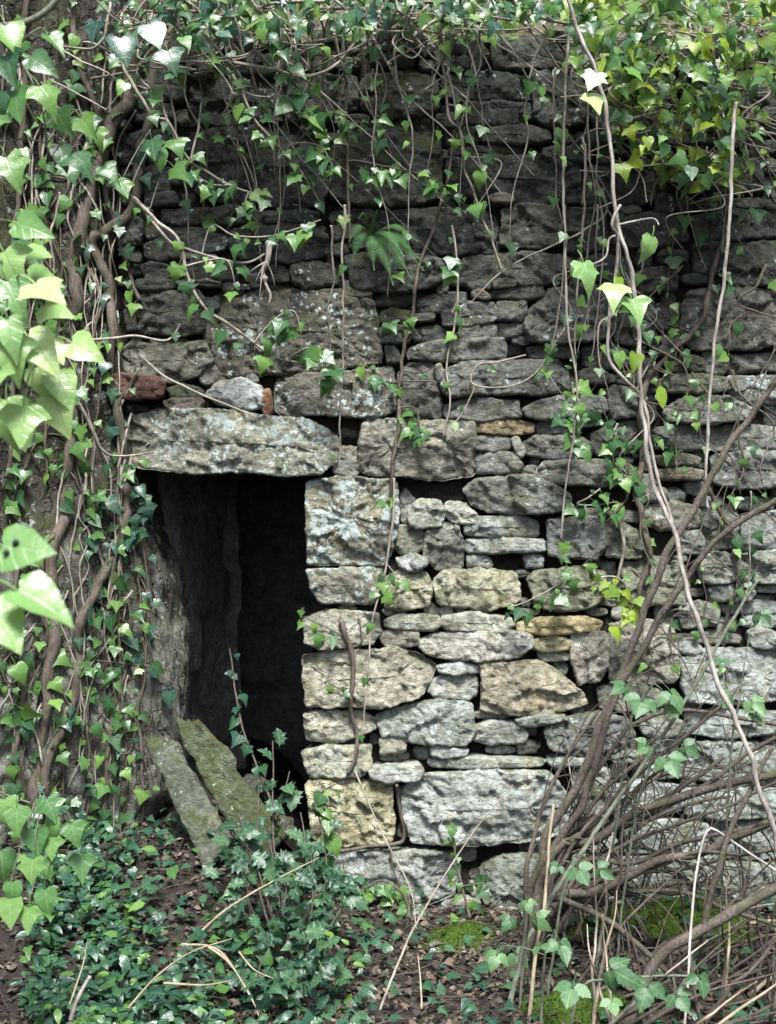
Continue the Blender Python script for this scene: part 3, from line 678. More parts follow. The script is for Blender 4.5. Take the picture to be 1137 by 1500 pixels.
for i, (x0, y0, x1, y1) in enumerate(fill):
    j = lambda s: rf.uniform(0, s)
    dx, dy = (x1 - x0) * .09, (y1 - y0) * .12
    mx = rf.uniform(.3, .7); my = rf.uniform(-.04, .08)
    poly = [(x0 + j(dx), y0 + j(dy)), (x0 + (x1 - x0) * mx, y0 - (y1 - y0) * my), (x1 - j(dx), y0 + j(dy)), (x1, (y0 + y1) / 2), (x1 - j(dx), y1 - j(dy)), (x0 + (x1 - x0) * rf.uniform(.3, .7), y1), (x0 + j(dx), y1 - j(dy)), (x0, y0 + (y1 - y0) * rf.uniform(.35, .65))]
    big = (x1 - x0) > 30
    o = D_(out=rf.uniform(-.05, .0) if not big else rf.uniform(-.02, .03), depth=.2)
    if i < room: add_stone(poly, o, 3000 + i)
    else: rub.append((poly, o, 3000 + i))
if rub:
    V = []; F = []
    for poly, o, i in rub:
        me, cc = stone_mesh('r', poly, o['out'], .2, i, 1, 5); b = len(V)
        V += [v.co + cc for v in me.vertices]; F += [tuple(b + k for k in p.vertices) for p in me.polygons]; bpy.data.meshes.remove(me)
    o = link('packing_rubble', mesh('packing_rubble', V, F), M['stone'], wall); o.color = (.22, .21, .19, 1); o['lichen'] = 0.05; o['moss'] = .2; o['kind'] = 'stuff'
print('stones', len(STONES), 'fill', len(fill))

# ------------------------------------------------------------------ buttress at the left of the doorway
def edge_x(z):
    k = [(-.5, -1.20), (.25, -1.18), (.5, -1.11), (1.0, -1.05), (1.4, -1.09), (1.8, -1.19), (2.3, -1.27), (3.0, -1.28), (4.4, -1.30)]
    for (z0, x0), (z1, x1) in zip(k, k[1:]):
        if z <= z1: return x0 + (x1 - x0) * ss(z0, z1, z)
    return k[-1][1]
def buttress():
    plan = [(.07, .55), (.09, .3), (.10, .08), (.07, -.05), (-.02, -.13), (-.18, -.21), (-.36, -.34), (-.58, -.54), (-.9, -.8), (-1.4, -1.1), (-2.3, -1.4)]
    P = [Vector(p) for p in plan]; S = []
    for i in range(len(P) - 1):
        a, b, c, d = P[max(0, i - 1)], P[i], P[i + 1], P[min(len(P) - 1, i + 2)]
        k = max(2, int((c - b).length / .018))
        for q in range(k):
            t = q / k; S.append(.5 * ((2 * b) + (c - a) * t + (2 * a - 5 * b + 4 * c - d) * t * t + (3 * b - a - 3 * c + d) * t ** 3))
    S.append(P[-1]); zs = list(np.arange(-.4, 4.35, .022)); V = []; F = []; nz = len(zs)
    for i, s in enumerate(S):
        d = S[min(i + 1, len(S) - 1)] - S[max(i - 1, 0)]; nrm = Vector((-d.y, d.x)).normalized()
        if nrm.dot(Vector((.7, -.7))) < 0: nrm = -nrm
        for z in zs:
            ex = edge_x(z); x = s.x + ex; y = s.y
            q = Vector((x, y, z))
            h = .055 * fr(Vector((x * 2, y * 2, z * 1.1)), 4) + .022 * fr(Vector((x * 13, y * 13, z * 5)), 4) + .012 * fr(q * 28, 3)
            cr = mnoise.noise(Vector((x * 9 + y * 9, 4, z * .9))); h -= .022 * max(0, 1 - abs(cr) / .06)
            V.append((x + nrm.x * h, y + nrm.y * h, z))
    for i in range(len(S) - 1):
        for j in range(nz - 1):
            a = i * nz + j; F.append((a, a + 1, a + nz + 1, a + nz))
    # close it at the back and the top
    b = len(V); V += [(-3.6, .55, z) for z in (zs[0], zs[-1])] ; top = [i * nz + nz - 1 for i in range(len(S))]
    F.append(tuple(top) + (b + 1,))
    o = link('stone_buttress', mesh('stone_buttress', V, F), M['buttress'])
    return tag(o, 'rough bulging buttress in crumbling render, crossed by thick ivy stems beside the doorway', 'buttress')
buttress_o = buttress()
from mathutils.bvhtree import BVHTree
def world_bvh(objs):
    V = []; F = []
    for o in objs:
        b = len(V); me = o.data; co = np.empty(len(me.vertices) * 3, np.float32); me.vertices.foreach_get('co', co)
        off = o.location if o.parent else Vector((0, 0, 0)); V += (co.reshape(-1, 3) + np.array(off)).tolist(); F += [tuple(b + i for i in q.vertices) for q in me.polygons if len(q.vertices) <= 4]
    return BVHTree.FromPolygons(V, F)
bvh_b = world_bvh([buttress_o]); bvh_w = world_bvh([c for c in wall.children if c.name.split('.')[0] in ('stone', 'lintel', 'brick', 'rubble_core')])
EYE = Vector((0, -CAMD, CAMZ))
def surface(px, py):
    d = (at(px, py, 0) - EYE).normalized(); best = None
    for bv in (bvh_b, bvh_w):
        h = bv.ray_cast(EYE, d)
        if h[0] is not None and (best is None or h[3] < best[1]): best = (h[0], h[3])
    return (best[0] if best else None), d
def on_left(px, py, lift=.02):
    """point on the buttress or the wall stones seen at a pixel"""
    hit, d = surface(px, py)
    if hit is None or hit.y > .12: return at(px, py, max(lift, .05))
    if hit.y < -.13: return hit - d * lift                 # on the buttress
    f = -hit.y                                             # on the wall: bridge the joints from stone to stone
    for dx, dy in ((-7, 0), (7, 0), (0, -9), (0, 9), (0, -17), (0, 17)):
        h2, _ = surface(px + dx, py + dy)
        if h2 is not None and -.02 < -h2.y < .16: f = max(f, -h2.y - .006)
    return at(px, py, f + lift)
def clear_of(px, py, f):
    """the point `f` before the wall, kept outside the stones"""
    hit, d = surface(px, py)
    if f < 0 or hit is None: return at(px, py, f)
    return at(px, py, max(f, -hit.y + .012))

# ------------------------------------------------------------------ two slabs leaning in the doorway
def slab(A, B, wdir, wid0, wid1, thick, label, c, moss, seed):
    A, B = Vector(A), Vector(B); ax = (B - A); L = ax.length; ax.normalize(); wd = Vector(wdir); wd = (wd - ax * wd.dot(ax)).normalized(); nm = wd.cross(ax).normalized()
    if nm.y > 0: nm = -nm
    nu, nv, nw = int(L / .016), 14, 6; idx = {}; V = []; F = []
    def vert(i, j, k):
        if (i, j, k) in idx: return idx[i, j, k]
        u, v, t = i / nu, j / nv * 2 - 1, k / nw * 2 - 1
        w_ = (wid0 + (wid1 - wid0) * u) / 2 * (1 + .22 * fr(Vector((u * 5, seed + (v > 0) * 9, 0)), 4)) * (1 - .22 * max(0, .10 - u) / .10)
        uu = u * L + .035 * v * (1 - 2 * u) + .045 * fr(Vector((v * 2, seed, t)), 3)
        th = thick / 2 * (1 - .25 * max(0, abs(v) - .8) / .2)
        p = A + ax * uu + wd * (w_ * v * (1 - .06 * abs(t) ** 4)) + nm * th * t
        p += nm * (.016 * fr(p * 9, 4) + .008 * fr(p * 34, 4)) + wd * (.008 * fr(p * 20 + Vector((seed, 0, 0)), 3))
        V.append(p); idx[i, j, k] = len(V) - 1; return idx[i, j, k]
    for j in range(nv):
        for i in range(nu):
            for k, fl in ((0, 1), (nw, 0)):
                q = (vert(i, j, k), vert(i + 1, j, k), vert(i + 1, j + 1, k), vert(i, j + 1, k)); F.append(q[::-1] if fl else q)
        for k in range(nw):
            for i in (0, nu): F.append((vert(i, j, k), vert(i, j + 1, k), vert(i, j + 1, k + 1), vert(i, j, k + 1)))
    for i in range(nu):
        for k in range(nw):
            for j in (0, nv): F.append((vert(i, j, k), vert(i + 1, j, k), vert(i + 1, j, k + 1), vert(i, j, k + 1)))
    me = mesh('stone_slab', V, F); bm = bmesh.new(); bm.from_mesh(me); bmesh.ops.recalc_face_normals(bm, faces=bm.faces); bm.to_mesh(me); bm.free()
    o = link('stone_slab', me, M['stone']); o.color = (*c, 1); o['lichen'] = 0.0; o['moss'] = moss
    return tag(o, label, 'stone slab')
slab(at(232,1082,.24), at(322,1252,.46), (1, .2, .6), .115, .15, .06, 'bare grey stone slab leaning against the buttress in the doorway', (.19, .20, .165), .22, 3)
slab(at(276,1058,.08), at(396,1250,.26), (1, .2, .55), .12, .19, .06, 'mossy green stone slab leaning behind the bare slab in the doorway', (.145, .165, .105), .4, 8)

# ================================================================== PLANTS
rv = random.Random(11)
# ------------------------------------------------------------------ leaf shapes (x across, y to the tip, z the face)
def leaf_template(half, ribs, pet=.45, curl=.25, fold=.18, wave=0., seed=0, tri=False):
    """half outline from base to tip; ribs = midrib stations; returns V, F, UV"""
    rs = random.Random(seed); V = []; F = []; UV = []
    def zf(x, y): return -fold * abs(x) * -1 * .0 + fold * abs(x) - .28 * x * x - curl * max(0, y - .15) ** 2 + wave * math.sin(y * 19 + 3 * (x > 0)) * abs(x)
    def add(x, y):
        jx = x * (1 + rs.uniform(-.06, .06)); jy = y + (rs.uniform(-.025, .025) if abs(x) > 1e-6 else 0)
        V.append((jx, jy + pet, zf(jx, jy))); UV.append((x, y)); return len(V) - 1
    mid = [add(0, y) for y in ribs]; tip = mid[-1]
    for s in (1, -1):
        O = [add(s * x, y) for x, y in half]
        chain = [mid[0]] + O + [tip]
        for a, b in zip(chain, chain[1:]):
            ya = (UV[a][1] + UV[b][1]) / 2
            k = min(range(len(mid) - 1), key=lambda q: abs(UV[mid[q]][1] - ya + .05)) if len(mid) > 2 else 0
            for q in (k,):
                f = (mid[q], a, b) if s > 0 else (mid[q], b, a)
                if len(set(f)) == 3: F.append((f, q))
        # close the fan between successive midrib stations
        prev = None
        tri_ = [(f, q) for f, q in F if (f[1] in chain and f[2] in chain)]
    faces = [f for f, q in F]
    # gaps where the fan centre steps along the midrib
    for s in (1, -1):
        fs = [(f, q) for f, q in F if any(V[i][0] * s > 1e-9 for i in f)]
        for (f0, q0), (f1, q1) in zip(fs, fs[1:]):
            if q1 > q0:
                sh = [i for i in f0 if i in f1 and i not in mid]
                if sh:
                    for q in range(q0, q1):
                        faces.append((mid[q], sh[0], mid[q + 1]) if s > 0 else (mid[q], mid[q + 1], sh[0]))
    # stalk
    r_ = .022
    if pet > .05:
        b = len(V); n_ = 4
        for k in range(n_ + 1):
            t = k / n_; y = pet * t; z = .10 * pet * math.sin(t * math.pi)
            for a in range(3):
                an = a * 2.094; V.append((r_ * math.cos(an), y, z + r_ * math.sin(an) - .01)); UV.append((.3, 0))
        for k in range(n_):
            for a in range(3):
                i0 = b + k * 3 + a; i1 = b + k * 3 + (a + 1) % 3; faces.append((i0, i1, i1 + 3, i0 + 3))
    return V, faces, UV
SH = {
 'ivy5': ([(.16, -.11), (.34, -.15), (.46, -.02), (.38, .12), (.48, .20), (.57, .33), (.40, .41), (.28, .52), (.19, .67), (.09, .86)], [0, .15, .33, .5, .7, 1.0]),
 'ivy3': ([(.18, -.10), (.36, -.06), (.52, .10), (.60, .22), (.40, .33), (.27, .50), (.17, .70), (.08, .87)], [0, .15, .33, .5, .7, 1.0]),
 'heart': ([(.16, -.10), (.34, -.08), (.45, .08), (.46, .24), (.38, .42), (.26, .62), (.12, .83)], [0, .15, .33, .5, .7, 1.0]),
 'ivyL': ([(.14, -.08), (.26, -.06), (.36, .08), (.40, .18), (.27, .30), (.21, .48), (.16, .68), (.07, .87)], [0, .15, .33, .5, .7, 1.0]),
 'oval': ([(.10, .05), (.22, .2), (.27, .4), (.24, .6), (.14, .82)], [0, .2, .4, .6, .8, 1.0]),
 'holly': ([(.14, .06), (.34, .10), (.24, .20), (.27, .30), (.44, .36), (.28, .46), (.28, .56), (.40, .64), (.22, .72), (.20, .82), (.06, .92)], [0, .15, .33, .5, .7, .85, 1.0]),
 'bram': ([(.14, .02), (.27, .10), (.33, .20), (.40, .26), (.37, .38), (.40, .46), (.32, .55), (.32, .64), (.22, .72), (.17, .82), (.08, .90)], [0, .15, .33, .5, .7, .85, 1.0]),
 'dead': ([(.15, .02), (.28, .2), (.22, .35), (.32, .5), (.2, .66), (.2, .78), (.08, .9)], [0, .2, .4, .6, .8, 1.0]),
}
TPL = {}
for kname, (half, ribs) in SH.items():
    for v in range(4):
        pet = {'oval': .12, 'holly': .10, 'dead': .08, 'bram': .12}.get(kname, .5)
        TPL[kname, v] = leaf_template(half, ribs, pet, [.1, .4, .75, .25][v], [.10, .30, .0, .48][v], .25 if kname == 'holly' else (.5 if kname == 'dead' else .06), v + 1)
def trifoliate(v):
    V, F, UV = [], [], []
    for ang, sc, off in ((0, 1.0, .30), (68, .80, .16), (-68, .80, .16)):
        v0, f0, u0 = TPL['bram', v]; b = len(V); c, s = math.cos(R(ang)), math.sin(R(ang))
        for (x, y, z) in v0:
            x, y = x * sc, y * sc; xx, yy = x * c + y * s, -x * s + y * c
            V.append((xx, yy + off + .45, z * sc - .25 * abs(math.sin(R(ang))) * y))
        F += [tuple(b + i for i in f) for f in f0]; UV += u0
    b = len(V)
    for k in range(6):
        t = k / 5
        for a in range(3): an = a * 2.094; V.append((.02 * math.cos(an), t * .8, .02 * math.sin(an) + .05 * math.sin(t * 3))); UV.append((.3, 0))
    for k in range(5):
        for a in range(3): i0 = b + k * 3 + a; i1 = b + k * 3 + (a + 1) % 3; F.append((i0, i1, i1 + 3, i0 + 3))
    return V, F, UV
for v in range(4): TPL['bramble', v] = trifoliate(v)

def set_uv(me, UV):
    lay = me.uv_layers.new(name='leaf'); li = np.empty(len(me.loops), np.int32); me.loops.foreach_get('vertex_index', li)
    lay.data.foreach_set('uv', np.asarray(UV, np.float32)[li].ravel())
LM = {}
def leaf_mesh(kind, v, mat):
    key = (kind, v, mat)
    if key not in LM:
        V, F, UV = TPL[kind, v]; me = mesh(kind + '_' + mat, V, F); set_uv(me, UV); me.materials.append(M[mat])
        me.polygons.foreach_set('use_smooth', [True] * len(me.polygons)); LM[key] = me
    return LM[key]
def frame(p, tip, nrm, size):
    y = Vector(tip).normalized(); n_ = Vector(nrm); z = (n_ - y * n_.dot(y))
    if z.length < 1e-4: z = y.orthogonal()
    z.normalize(); x = y.cross(z) * rv.uniform(.78, 1.15)
    return Matrix(((x.x * size, y.x * size, z.x * size, p[0]), (x.y * size, y.y * size, z.y * size, p[1]), (x.z * size, y.z * size, z.z * size, p[2]), (0, 0, 0, 1)))
NLEAF = 0
def leaf_obj(parent, kind, mat, p, tip, nrm, size, name='leaf'):
    global NLEAF; NLEAF += 1
    o = bpy.data.objects.new(name, leaf_mesh(kind, rv.randrange(4), mat)); col.objects.link(o)
    o.parent = parent; o.matrix_parent_inverse = (Matrix.Translation(-parent.location) if parent.parent is None else Matrix())
    o.matrix_basis = frame(p, tip, nrm, size); return o
class Stuff:
    def __init__(s): s.V = []; s.F = []; s.UV = []; s.R = []; s.n = 0
    def leaf(s, kind, p, tip, nrm, size):
        V, F, UV = TPL[kind, rv.randrange(4)]; m_ = np.array(frame(p, tip, nrm, size)); A = np.array(V) @ m_[:3, :3].T + m_[:3, 3]
        s.V.append(A); s.F += [tuple(s.n + i for i in f) for f in F]; s.UV += UV; s.R += [rv.random()] * len(V); s.n += len(V)
    def build(s, name, mat, parent=None):
        me = bpy.data.meshes.new(name); me.from_pydata(np.concatenate(s.V).tolist(), [], s.F); me.update(); set_uv(me, s.UV)
        a = me.attributes.new('rnd', 'FLOAT', 'POINT'); a.data.foreach_set('value', np.asarray(s.R, np.float32))
        o = link(name, me, M[mat], parent); o['kind'] = 'stuff'; return o
def rtip(down=1., side=.7, out=.35): return (rv.gauss(0, side), -abs(rv.gauss(out, .3)), -down + rv.gauss(0, .3))
def rnrm(): return (rv.gauss(0, .45), -1.0, .55 + rv.gauss(0, .4))

# ------------------------------------------------------------------ stems
def smooth_path(P, step):
    S = []
    for i in range(len(P) - 1):
        a, b, c, d = P[max(0, i - 1)], P[i], P[i + 1], P[min(len(P) - 1, i + 2)]; k = max(2, int((c - b).length / step))
        for q in range(k):
            t = q / k; S.append(.5 * ((2 * b) + (c - a) * t + (2 * a - 5 * b + 4 * c - d) * t * t + (3 * b - a - 3 * c + d) * t ** 3))
    S.append(P[-1]); return S
class Tubes:
    def __init__(s): s.V = []; s.F = []
    def add(s, P, r0, r1, sides=7, wig=1.0, step=None, knots=0.):
        P = [Vector(p) for p in P]; S = smooth_path(P, step or max(.012, r0 * 1.6)); n_ = len(S); b = len(s.V)
        so = Vector((rv.random() * 40, rv.random() * 40, rv.random() * 40)); up = Vector((.3, -1, .2))
        for i, p in enumerate(S):
            d = (S[min(i + 1, n_ - 1)] - S[max(i - 1, 0)]).normalized(); u = d.cross(up)
            if u.length < .05: u = d.cross(Vector((1, 0, 0)))
            u.normalize(); v = d.cross(u); t = i / max(1, n_ - 1); r_ = r0 + (r1 - r0) * t
            q = p + wig * r_ * 1.3 * Vector((fr(p * 7 + so, 2), fr(p * 7 + so * 2, 2), 0))
            for k in range(sides):
                a = k * 2 * math.pi / sides; rr = r_ * (1 + .22 * fr(Vector((a * .9, t * n_ * .10, so.x)), 2) + knots * max(0, mnoise.noise(Vector((t * n_ * .35, so.y, 1))) - .1))
                w_ = q + (u * math.cos(a) + v * math.sin(a)) * rr; s.V.append((w_.x, w_.y, w_.z))
        for i in range(n_ - 1):
            for k in range(sides):
                a = b + i * sides + k; c = b + i * sides + (k + 1) % sides; s.F.append((a, c, c + sides, a + sides))
        s.F.append(tuple(b + k for k in reversed(range(sides)))); s.F.append(tuple(b + (n_ - 1) * sides + k for k in range(sides)))
        return S
    def build(s, name, mat, parent=None): return link(name, mesh(name, s.V, s.F), M[mat], parent)
def pts(L, left=False, lift=.02):
    """pixel path -> points; (px, py) lies on the buttress or the wall, (px, py, front) stands free"""
    return [(clear_of(*q) if q[2] < .2 else at(*q)) if len(q) == 3 else on_left(q[0], q[1], lift) for q in L]

def vine(name, label, cat, path, w0, w1, bark='ivybark', leaves=0, size=.055, kinds=('ivy5', 'ivy3', 'ivyL', 'heart', 'ivy3'), mat='ivy', spread=.03, group=None,
         shoots=(), extra=(), lift=.02, start=0., sides=7, wig=1.0, knots=.4, hang=1.):
    """one climbing or hanging plant: stem (+ side shoots) and its leaves"""
    P = pts(path, lift=lift); root = empty(name, P[0], label, cat, group); T = Tubes()
    S = T.add(P, w0 / 2 * PX, w1 / 2 * PX, sides, wig, knots=knots); spots = []
    for k in range(leaves):
        t = start + (1 - start) * (k + rv.random()) / leaves; spots.append((S[min(len(S) - 1, int(t * len(S)))], size))
    for sh in shoots:                                     # (path, leaf count, size)
        Q = pts(sh[0], lift=lift); near = min(S, key=lambda p: (p - Q[0]).length); Q = [near] + Q
        ww = min(w1, 3.0) / 2 * PX; T1 = Tubes(); SS = T1.add(Q, ww, ww * .5, 5, .8); so_ = T1.build('shoot', bark, root)
        for k in range(sh[1]):
            t = .25 + .75 * (k + rv.random()) / sh[1]; spots.append((SS[min(len(SS) - 1, int(t * len(SS)))], sh[2] if len(sh) > 2 else size, so_))
    T.build('stem', bark, root)
    for p, sz, *par in spots:
        q = p + Vector((rv.gauss(0, spread * .5), -abs(rv.gauss(0, spread * .3)), rv.gauss(0, spread * .3)))
        leaf_obj(par[0] if par else root, rv.choice(kinds), mat, q, rtip(hang), rnrm(), sz * rv.choice([rv.uniform(.45, .8), rv.uniform(.7, 1.15), rv.uniform(.9, 1.4)]))
    for e in extra:                                       # leaves set one by one: px, py, front, size, kind, mat, tip, normal
        leaf_obj(root, e[4], e[5], at(e[0], e[1], e[2]), e[6], e[7], e[3])
    return root

BK = {'vine': 'tan', 'pale': 'pale', 'ivybark': 'brown', 'twig': 'dark', 'hazel': 'dark brown', 'straw': 'straw-coloured'}
def leafy(n): return 'leafless' if n == 0 else 'nearly bare' if n < 4 else 'sparsely leaved' if n < 7 else 'leafy'
def where(px, table):
    for lim, txt in table:
        if px < lim: return txt
W_TOP = [(340, 'by the dark corner beside the buttress'), (480, 'over the largest dark block'), (560, 'above the fern'), (660, 'over the moss-stained block'), (780, 'over the small upper courses'), (900, 'behind the thick hanging vine'), (1010, 'under the yellow-green ivy'), (9999, 'behind the straight pale vine')]
# ---- thick ivy trunks climbing the buttress
vine('ivy_vine', 'thickest brown ivy trunk climbing the middle of the buttress', 'ivy', [(210,-20),(198,85),(174,168),(146,212),(130,290),(112,370),(103,470),(95,540),(100,640),(92,740),(80,830),(76,950),(60,1060),(52,1180),(40,1290)], 20, 17, leaves=52, size=.062, mat='ivy', lift=.012,
     shoots=[([(70,260),(40,300),(20,350)],7), ([(60,640),(30,700),(10,760)],8), ([(110,700),(130,760),(120,800)],7), ([(60,980),(30,1010),(10,1040)],6)])
vine('ivy_vine', 'long ivy stem crossing the buttress and skirting the lintel end', 'ivy', [(236,-20),(222,80),(215,170),(196,300),(150,340),(132,352),(155,420),(162,484),(163,547),(172,603),(183,684),(185,750),(176,790),(151,841),(123,897),(116,953),(100,1050),(78,1100),(68,1135),(62,1210),(58,1300)], 15, 13, leaves=46, size=.06, mat='ivy_dark', lift=.012,
     shoots=[([(200,700),(205,740),(200,770)],9,.075), ([(190,760),(170,800),(180,850)],8,.065), ([(150,720),(140,770),(130,810)],9,.07), ([(205,790),(215,840),(225,925),(250,930)],7,.06), ([(170,900),(200,930),(215,960)],6,.06), ([(240,980),(255,1000)],3,.065)])
vine('ivy_vine', 'knotted brown ivy stem between the two trunks on the buttress', 'ivy', [(108,-20),(110,70),(125,120),(140,168),(150,260),(168,330),(190,400),(205,440)], 9, 6, leaves=24, size=.058, lift=.02)
vine('ivy_vine', 'straight thin ivy stem on the outer face of the buttress', 'ivy', [(36,-20),(36,120),(33,220),(26,330),(15,400),(20,560),(10,700)], 8, 6, leaves=26, size=.065, lift=.03)
vine('ivy_vine', 'pair of slender parallel ivy stems on the buttress shoulder', 'ivy', [(55,150),(60,240),(66,330),(60,400),(66,560),(70,700)], 6, 4, leaves=20, size=.06, lift=.02, shoots=[([(75,330),(80,420),(86,520)],5)])
vine('ivy_vine', 'rooted ivy stem low on the buttress with small pale leaves', 'ivy', [(160,1260),(152,1180),(160,1080),(168,980),(160,900),(168,820),(176,760)], 8, 5, leaves=34, size=.055, mat='ivy', lift=.015, shoots=[([(190,1100),(200,1040)],5), ([(140,1000),(128,960)],5)])
vine('ivy_vine', 'rooted ivy stem at the outer foot of the buttress', 'ivy', [(20,1300),(30,1200),(24,1100),(36,1000),(20,900),(30,800)], 10, 7, leaves=30, size=.06, lift=.02, shoots=[([(60,1040),(80,1010)],5), ([(10,1000),(0,960)],5)])
for lb, L, nl in (('slim ivy stem beside the doorway, rooted below the slabs', [(205,1250),(212,1150),(205,1050),(214,960),(205,880),(196,800)], 16), ('slim ivy stem running up the pale buttress face', [(120,1260),(132,1150),(126,1050),(140,960),(136,880)], 18), ('slim forked ivy stem on the outer foot of the buttress', [(85,1270),(92,1160),(84,1060),(100,960)], 16), ('dark rooted ivy stem hugging the buttress curve', [(180,1260),(186,1140),(180,1020),(190,920),(180,840)], 12)):
    vine('ivy_vine', lb, 'ivy', L, 5, 3, 'ivybark', leaves=nl, size=.05, lift=.014, wig=1.8)
for k in range(24):
    x0 = rv.uniform(10, 225); y0 = rv.uniform(780, 1050); L = [(x0, y0)]
    for q in range(rv.randint(3, 6)): x0 += rv.gauss(0, 12); y0 += rv.uniform(25, 60); L.append((min(x0, 232), y0))
    bk = rv.choice(['vine', 'ivybark', 'twig'])
    vine('ivy_tendril', f"bare {BK[bk]} rootlet creeping low on the buttress " + where(L[0][0], [(80, 'outer face'), (150, 'between trunks'), (999, 'by the doorway')]), 'ivy', L, rv.uniform(2, 4), 1.2, bk, leaves=0, group='fine ivy tendrils on the buttress', lift=.012, sides=5, wig=2.5)
for k in range(58):                                       # fine rootlets and tendrils felting the buttress
    x0 = rv.uniform(-10, 205); y0 = rv.uniform(-20, 900); L = [(x0, y0)]
    n_ = rv.randint(4, 8)
    for q in range(n_): x0 += rv.gauss(0, 14); y0 += rv.uniform(25, 75); L.append((min(x0, 175), y0))
    bk = rv.choice(['vine', 'vine', 'ivybark']); nl = rv.randint(0, 4)
    lb = f"fine {leafy(nl)} {BK[bk]} ivy tendril on the buttress " + where(L[0][0], [(70, 'outer face'), (130, 'between trunks'), (999, 'by the doorway')]) + where(L[2][1], [(250, ' near its head'), (520, ' above the red brick'), (760, ' level with the lintel'), (2000, ' above its foot')])
    vine('ivy_tendril', lb, 'ivy', L, rv.uniform(2.2, 5.), 1.6, bk, leaves=nl, size=.05, group='fine ivy tendrils on the buttress', lift=.02, sides=5, wig=2.2)

# ---- stems on and before the wall
G = 'thin ivy stems trailing down the wall'
vine('ivy_vine', 'dark upright ivy stem hanging past the moss-stained block', 'ivy', [(500,20,.12),(505,80,.12),(507,210,.10),(510,270,.10),(513,352,.09)], 6, 4, 'ivybark', leaves=6, start=0, size=.06, shoots=[([(480,200,.14),(450,165,.16),(430,140,.2)],9), ([(520,235,.12),(560,243,.14),(620,256,.12),(655,275,.1)],16), ([(530,180,.12),(560,190,.15)],7)])
vine('ivy_vine', 'bare pale ivy stem arching up to the wall top', 'ivy', [(345,92,.28),(400,101,.28),(440,112,.28),(470,108,.27),(495,92,.26),(525,60,.24),(560,45,.22),(600,22,.2)], 5, 4, 'vine', leaves=4)
vine('ivy_vine', 'second pale arching stem crossing behind the first near the wall top', 'ivy', [(420,235,.1),(460,180,.12),(495,120,.14),(530,80,.16),(575,50,.18),(620,20,.2)], 5, 3, 'ivybark', leaves=8, size=.055)
vine('ivy_vine', 'leafy ivy spray sweeping down over the largest dark block', 'ivy', [(290,60,.3),(340,110,.28),(370,170,.26),(400,205,.24),(425,232,.2),(445,258,.16),(470,300,.12)], 5, 2.5, 'vine', leaves=24, size=.06, mat='ivy', shoots=[([(430,210,.2),(470,215,.2),(490,250,.18)],10)])
vine('ivy_vine', 'ivy spray above the dark block with drooping pointed leaves', 'ivy', [(360,-10,.35),(400,40,.35),(420,90,.33),(440,140,.28),(455,170,.22),(480,205,.15)], 5, 2.5, 'vine', leaves=28, size=.065, kinds=('ivy3', 'heart'), mat='ivy')
vine('ivy_vine', 'long winding ivy stem looping from the buttress towards the lichened block', 'ivy', [(196,290,.28),(225,320,.3),(262,350,.3),(275,405,.28),(300,450,.26),(335,475,.24),(365,497,.2),(400,522,.16),(440,532,.12)], 5.5, 3, 'vine', leaves=12, size=.06, mat='ivy', shoots=[([(400,470,.2),(430,455,.2),(440,480,.2)],9,.065), ([(430,520,.16),(460,510,.15),(480,550,.14)],12,.065), ([(330,380,.26),(345,420,.25)],6)])
vine('ivy_vine', 'pale leafless ivy stem crossing the upper left courses', 'ivy', [(200,295,.2),(240,345,.2),(268,362,.18),(330,381,.16),(365,384,.14),(388,372,.12)], 5, 3, 'vine', leaves=5, shoots=[([(310,330,.18),(345,345,.17),(400,345,.16),(470,322,.14)],14,.058)])
vine('ivy_vine', 'ivy stem snaking from the buttress top across the dark corner', 'ivy', [(163,50,.35),(180,100,.35),(212,152,.34),(226,172,.33),(250,180,.3),(275,232,.26),(300,250,.22),(345,275,.16),(400,290,.12)], 5.5, 3, 'vine', leaves=14, size=.055, shoots=[([(280,250,.24),(310,270,.22),(345,270,.2)],7), ([(360,300,.14),(385,280,.14)],5)])
vine('ivy_vine', 'doubled-back ivy stem beside the dark corner of the wall', 'ivy', [(245,60,.3),(247,105,.3),(236,140,.3),(252,190,.28),(275,240,.26),(288,200,.24),(296,150,.22)], 5, 3, 'vine', leaves=12, size=.065, kinds=('ivy3', 'ivy5'))
vine('ivy_vine', 'slender ivy stem reaching level over the lichened corner stone', 'ivy', [(135,498,.25),(170,495,.24),(200,492,.22),(240,499,.2),(255,490,.18),(264,474,.17)], 4.5, 2.5, 'vine', leaves=2, wig=.6)
vine('ivy_vine', 'slender ivy stem slanting past the red brick', 'ivy', [(204,520,.17),(240,551,.17),(270,566,.17),(300,580,.17),(345,598,.16),(376,612,.15)], 4, 2, 'vine', leaves=0, wig=.5)
vine('ivy_vine', 'short forked ivy stem before the lintel end', 'ivy', [(100,570,.45),(125,610,.4),(150,660,.34),(180,668,.26),(226,662,.2)], 5.5, 2.5, 'vine', leaves=8, size=.06)
vine('ivy_vine', 'branching ivy stem rooted on the wall beside the tall narrow block', 'ivy', [(577,745),(577,690),(580,640),(585,565),(592,510),(604,460),(612,410),(628,352),(648,300,.08),(660,250,.1),(664,190,.12)], 6.5, 3.5, 'ivybark', leaves=8, size=.05, lift=.014, shoots=[([(600,545),(620,545),(640,535)],1), ([(610,600),(615,640),(612,625)],8,.055), ([(570,560),(550,545),(525,530)],9,.06), ([(640,560),(600,580)],1), ([(560,470),(590,465),(600,470)],4,.065), ([(655,270,.08),(680,300,.07)],4)], wig=1.6)
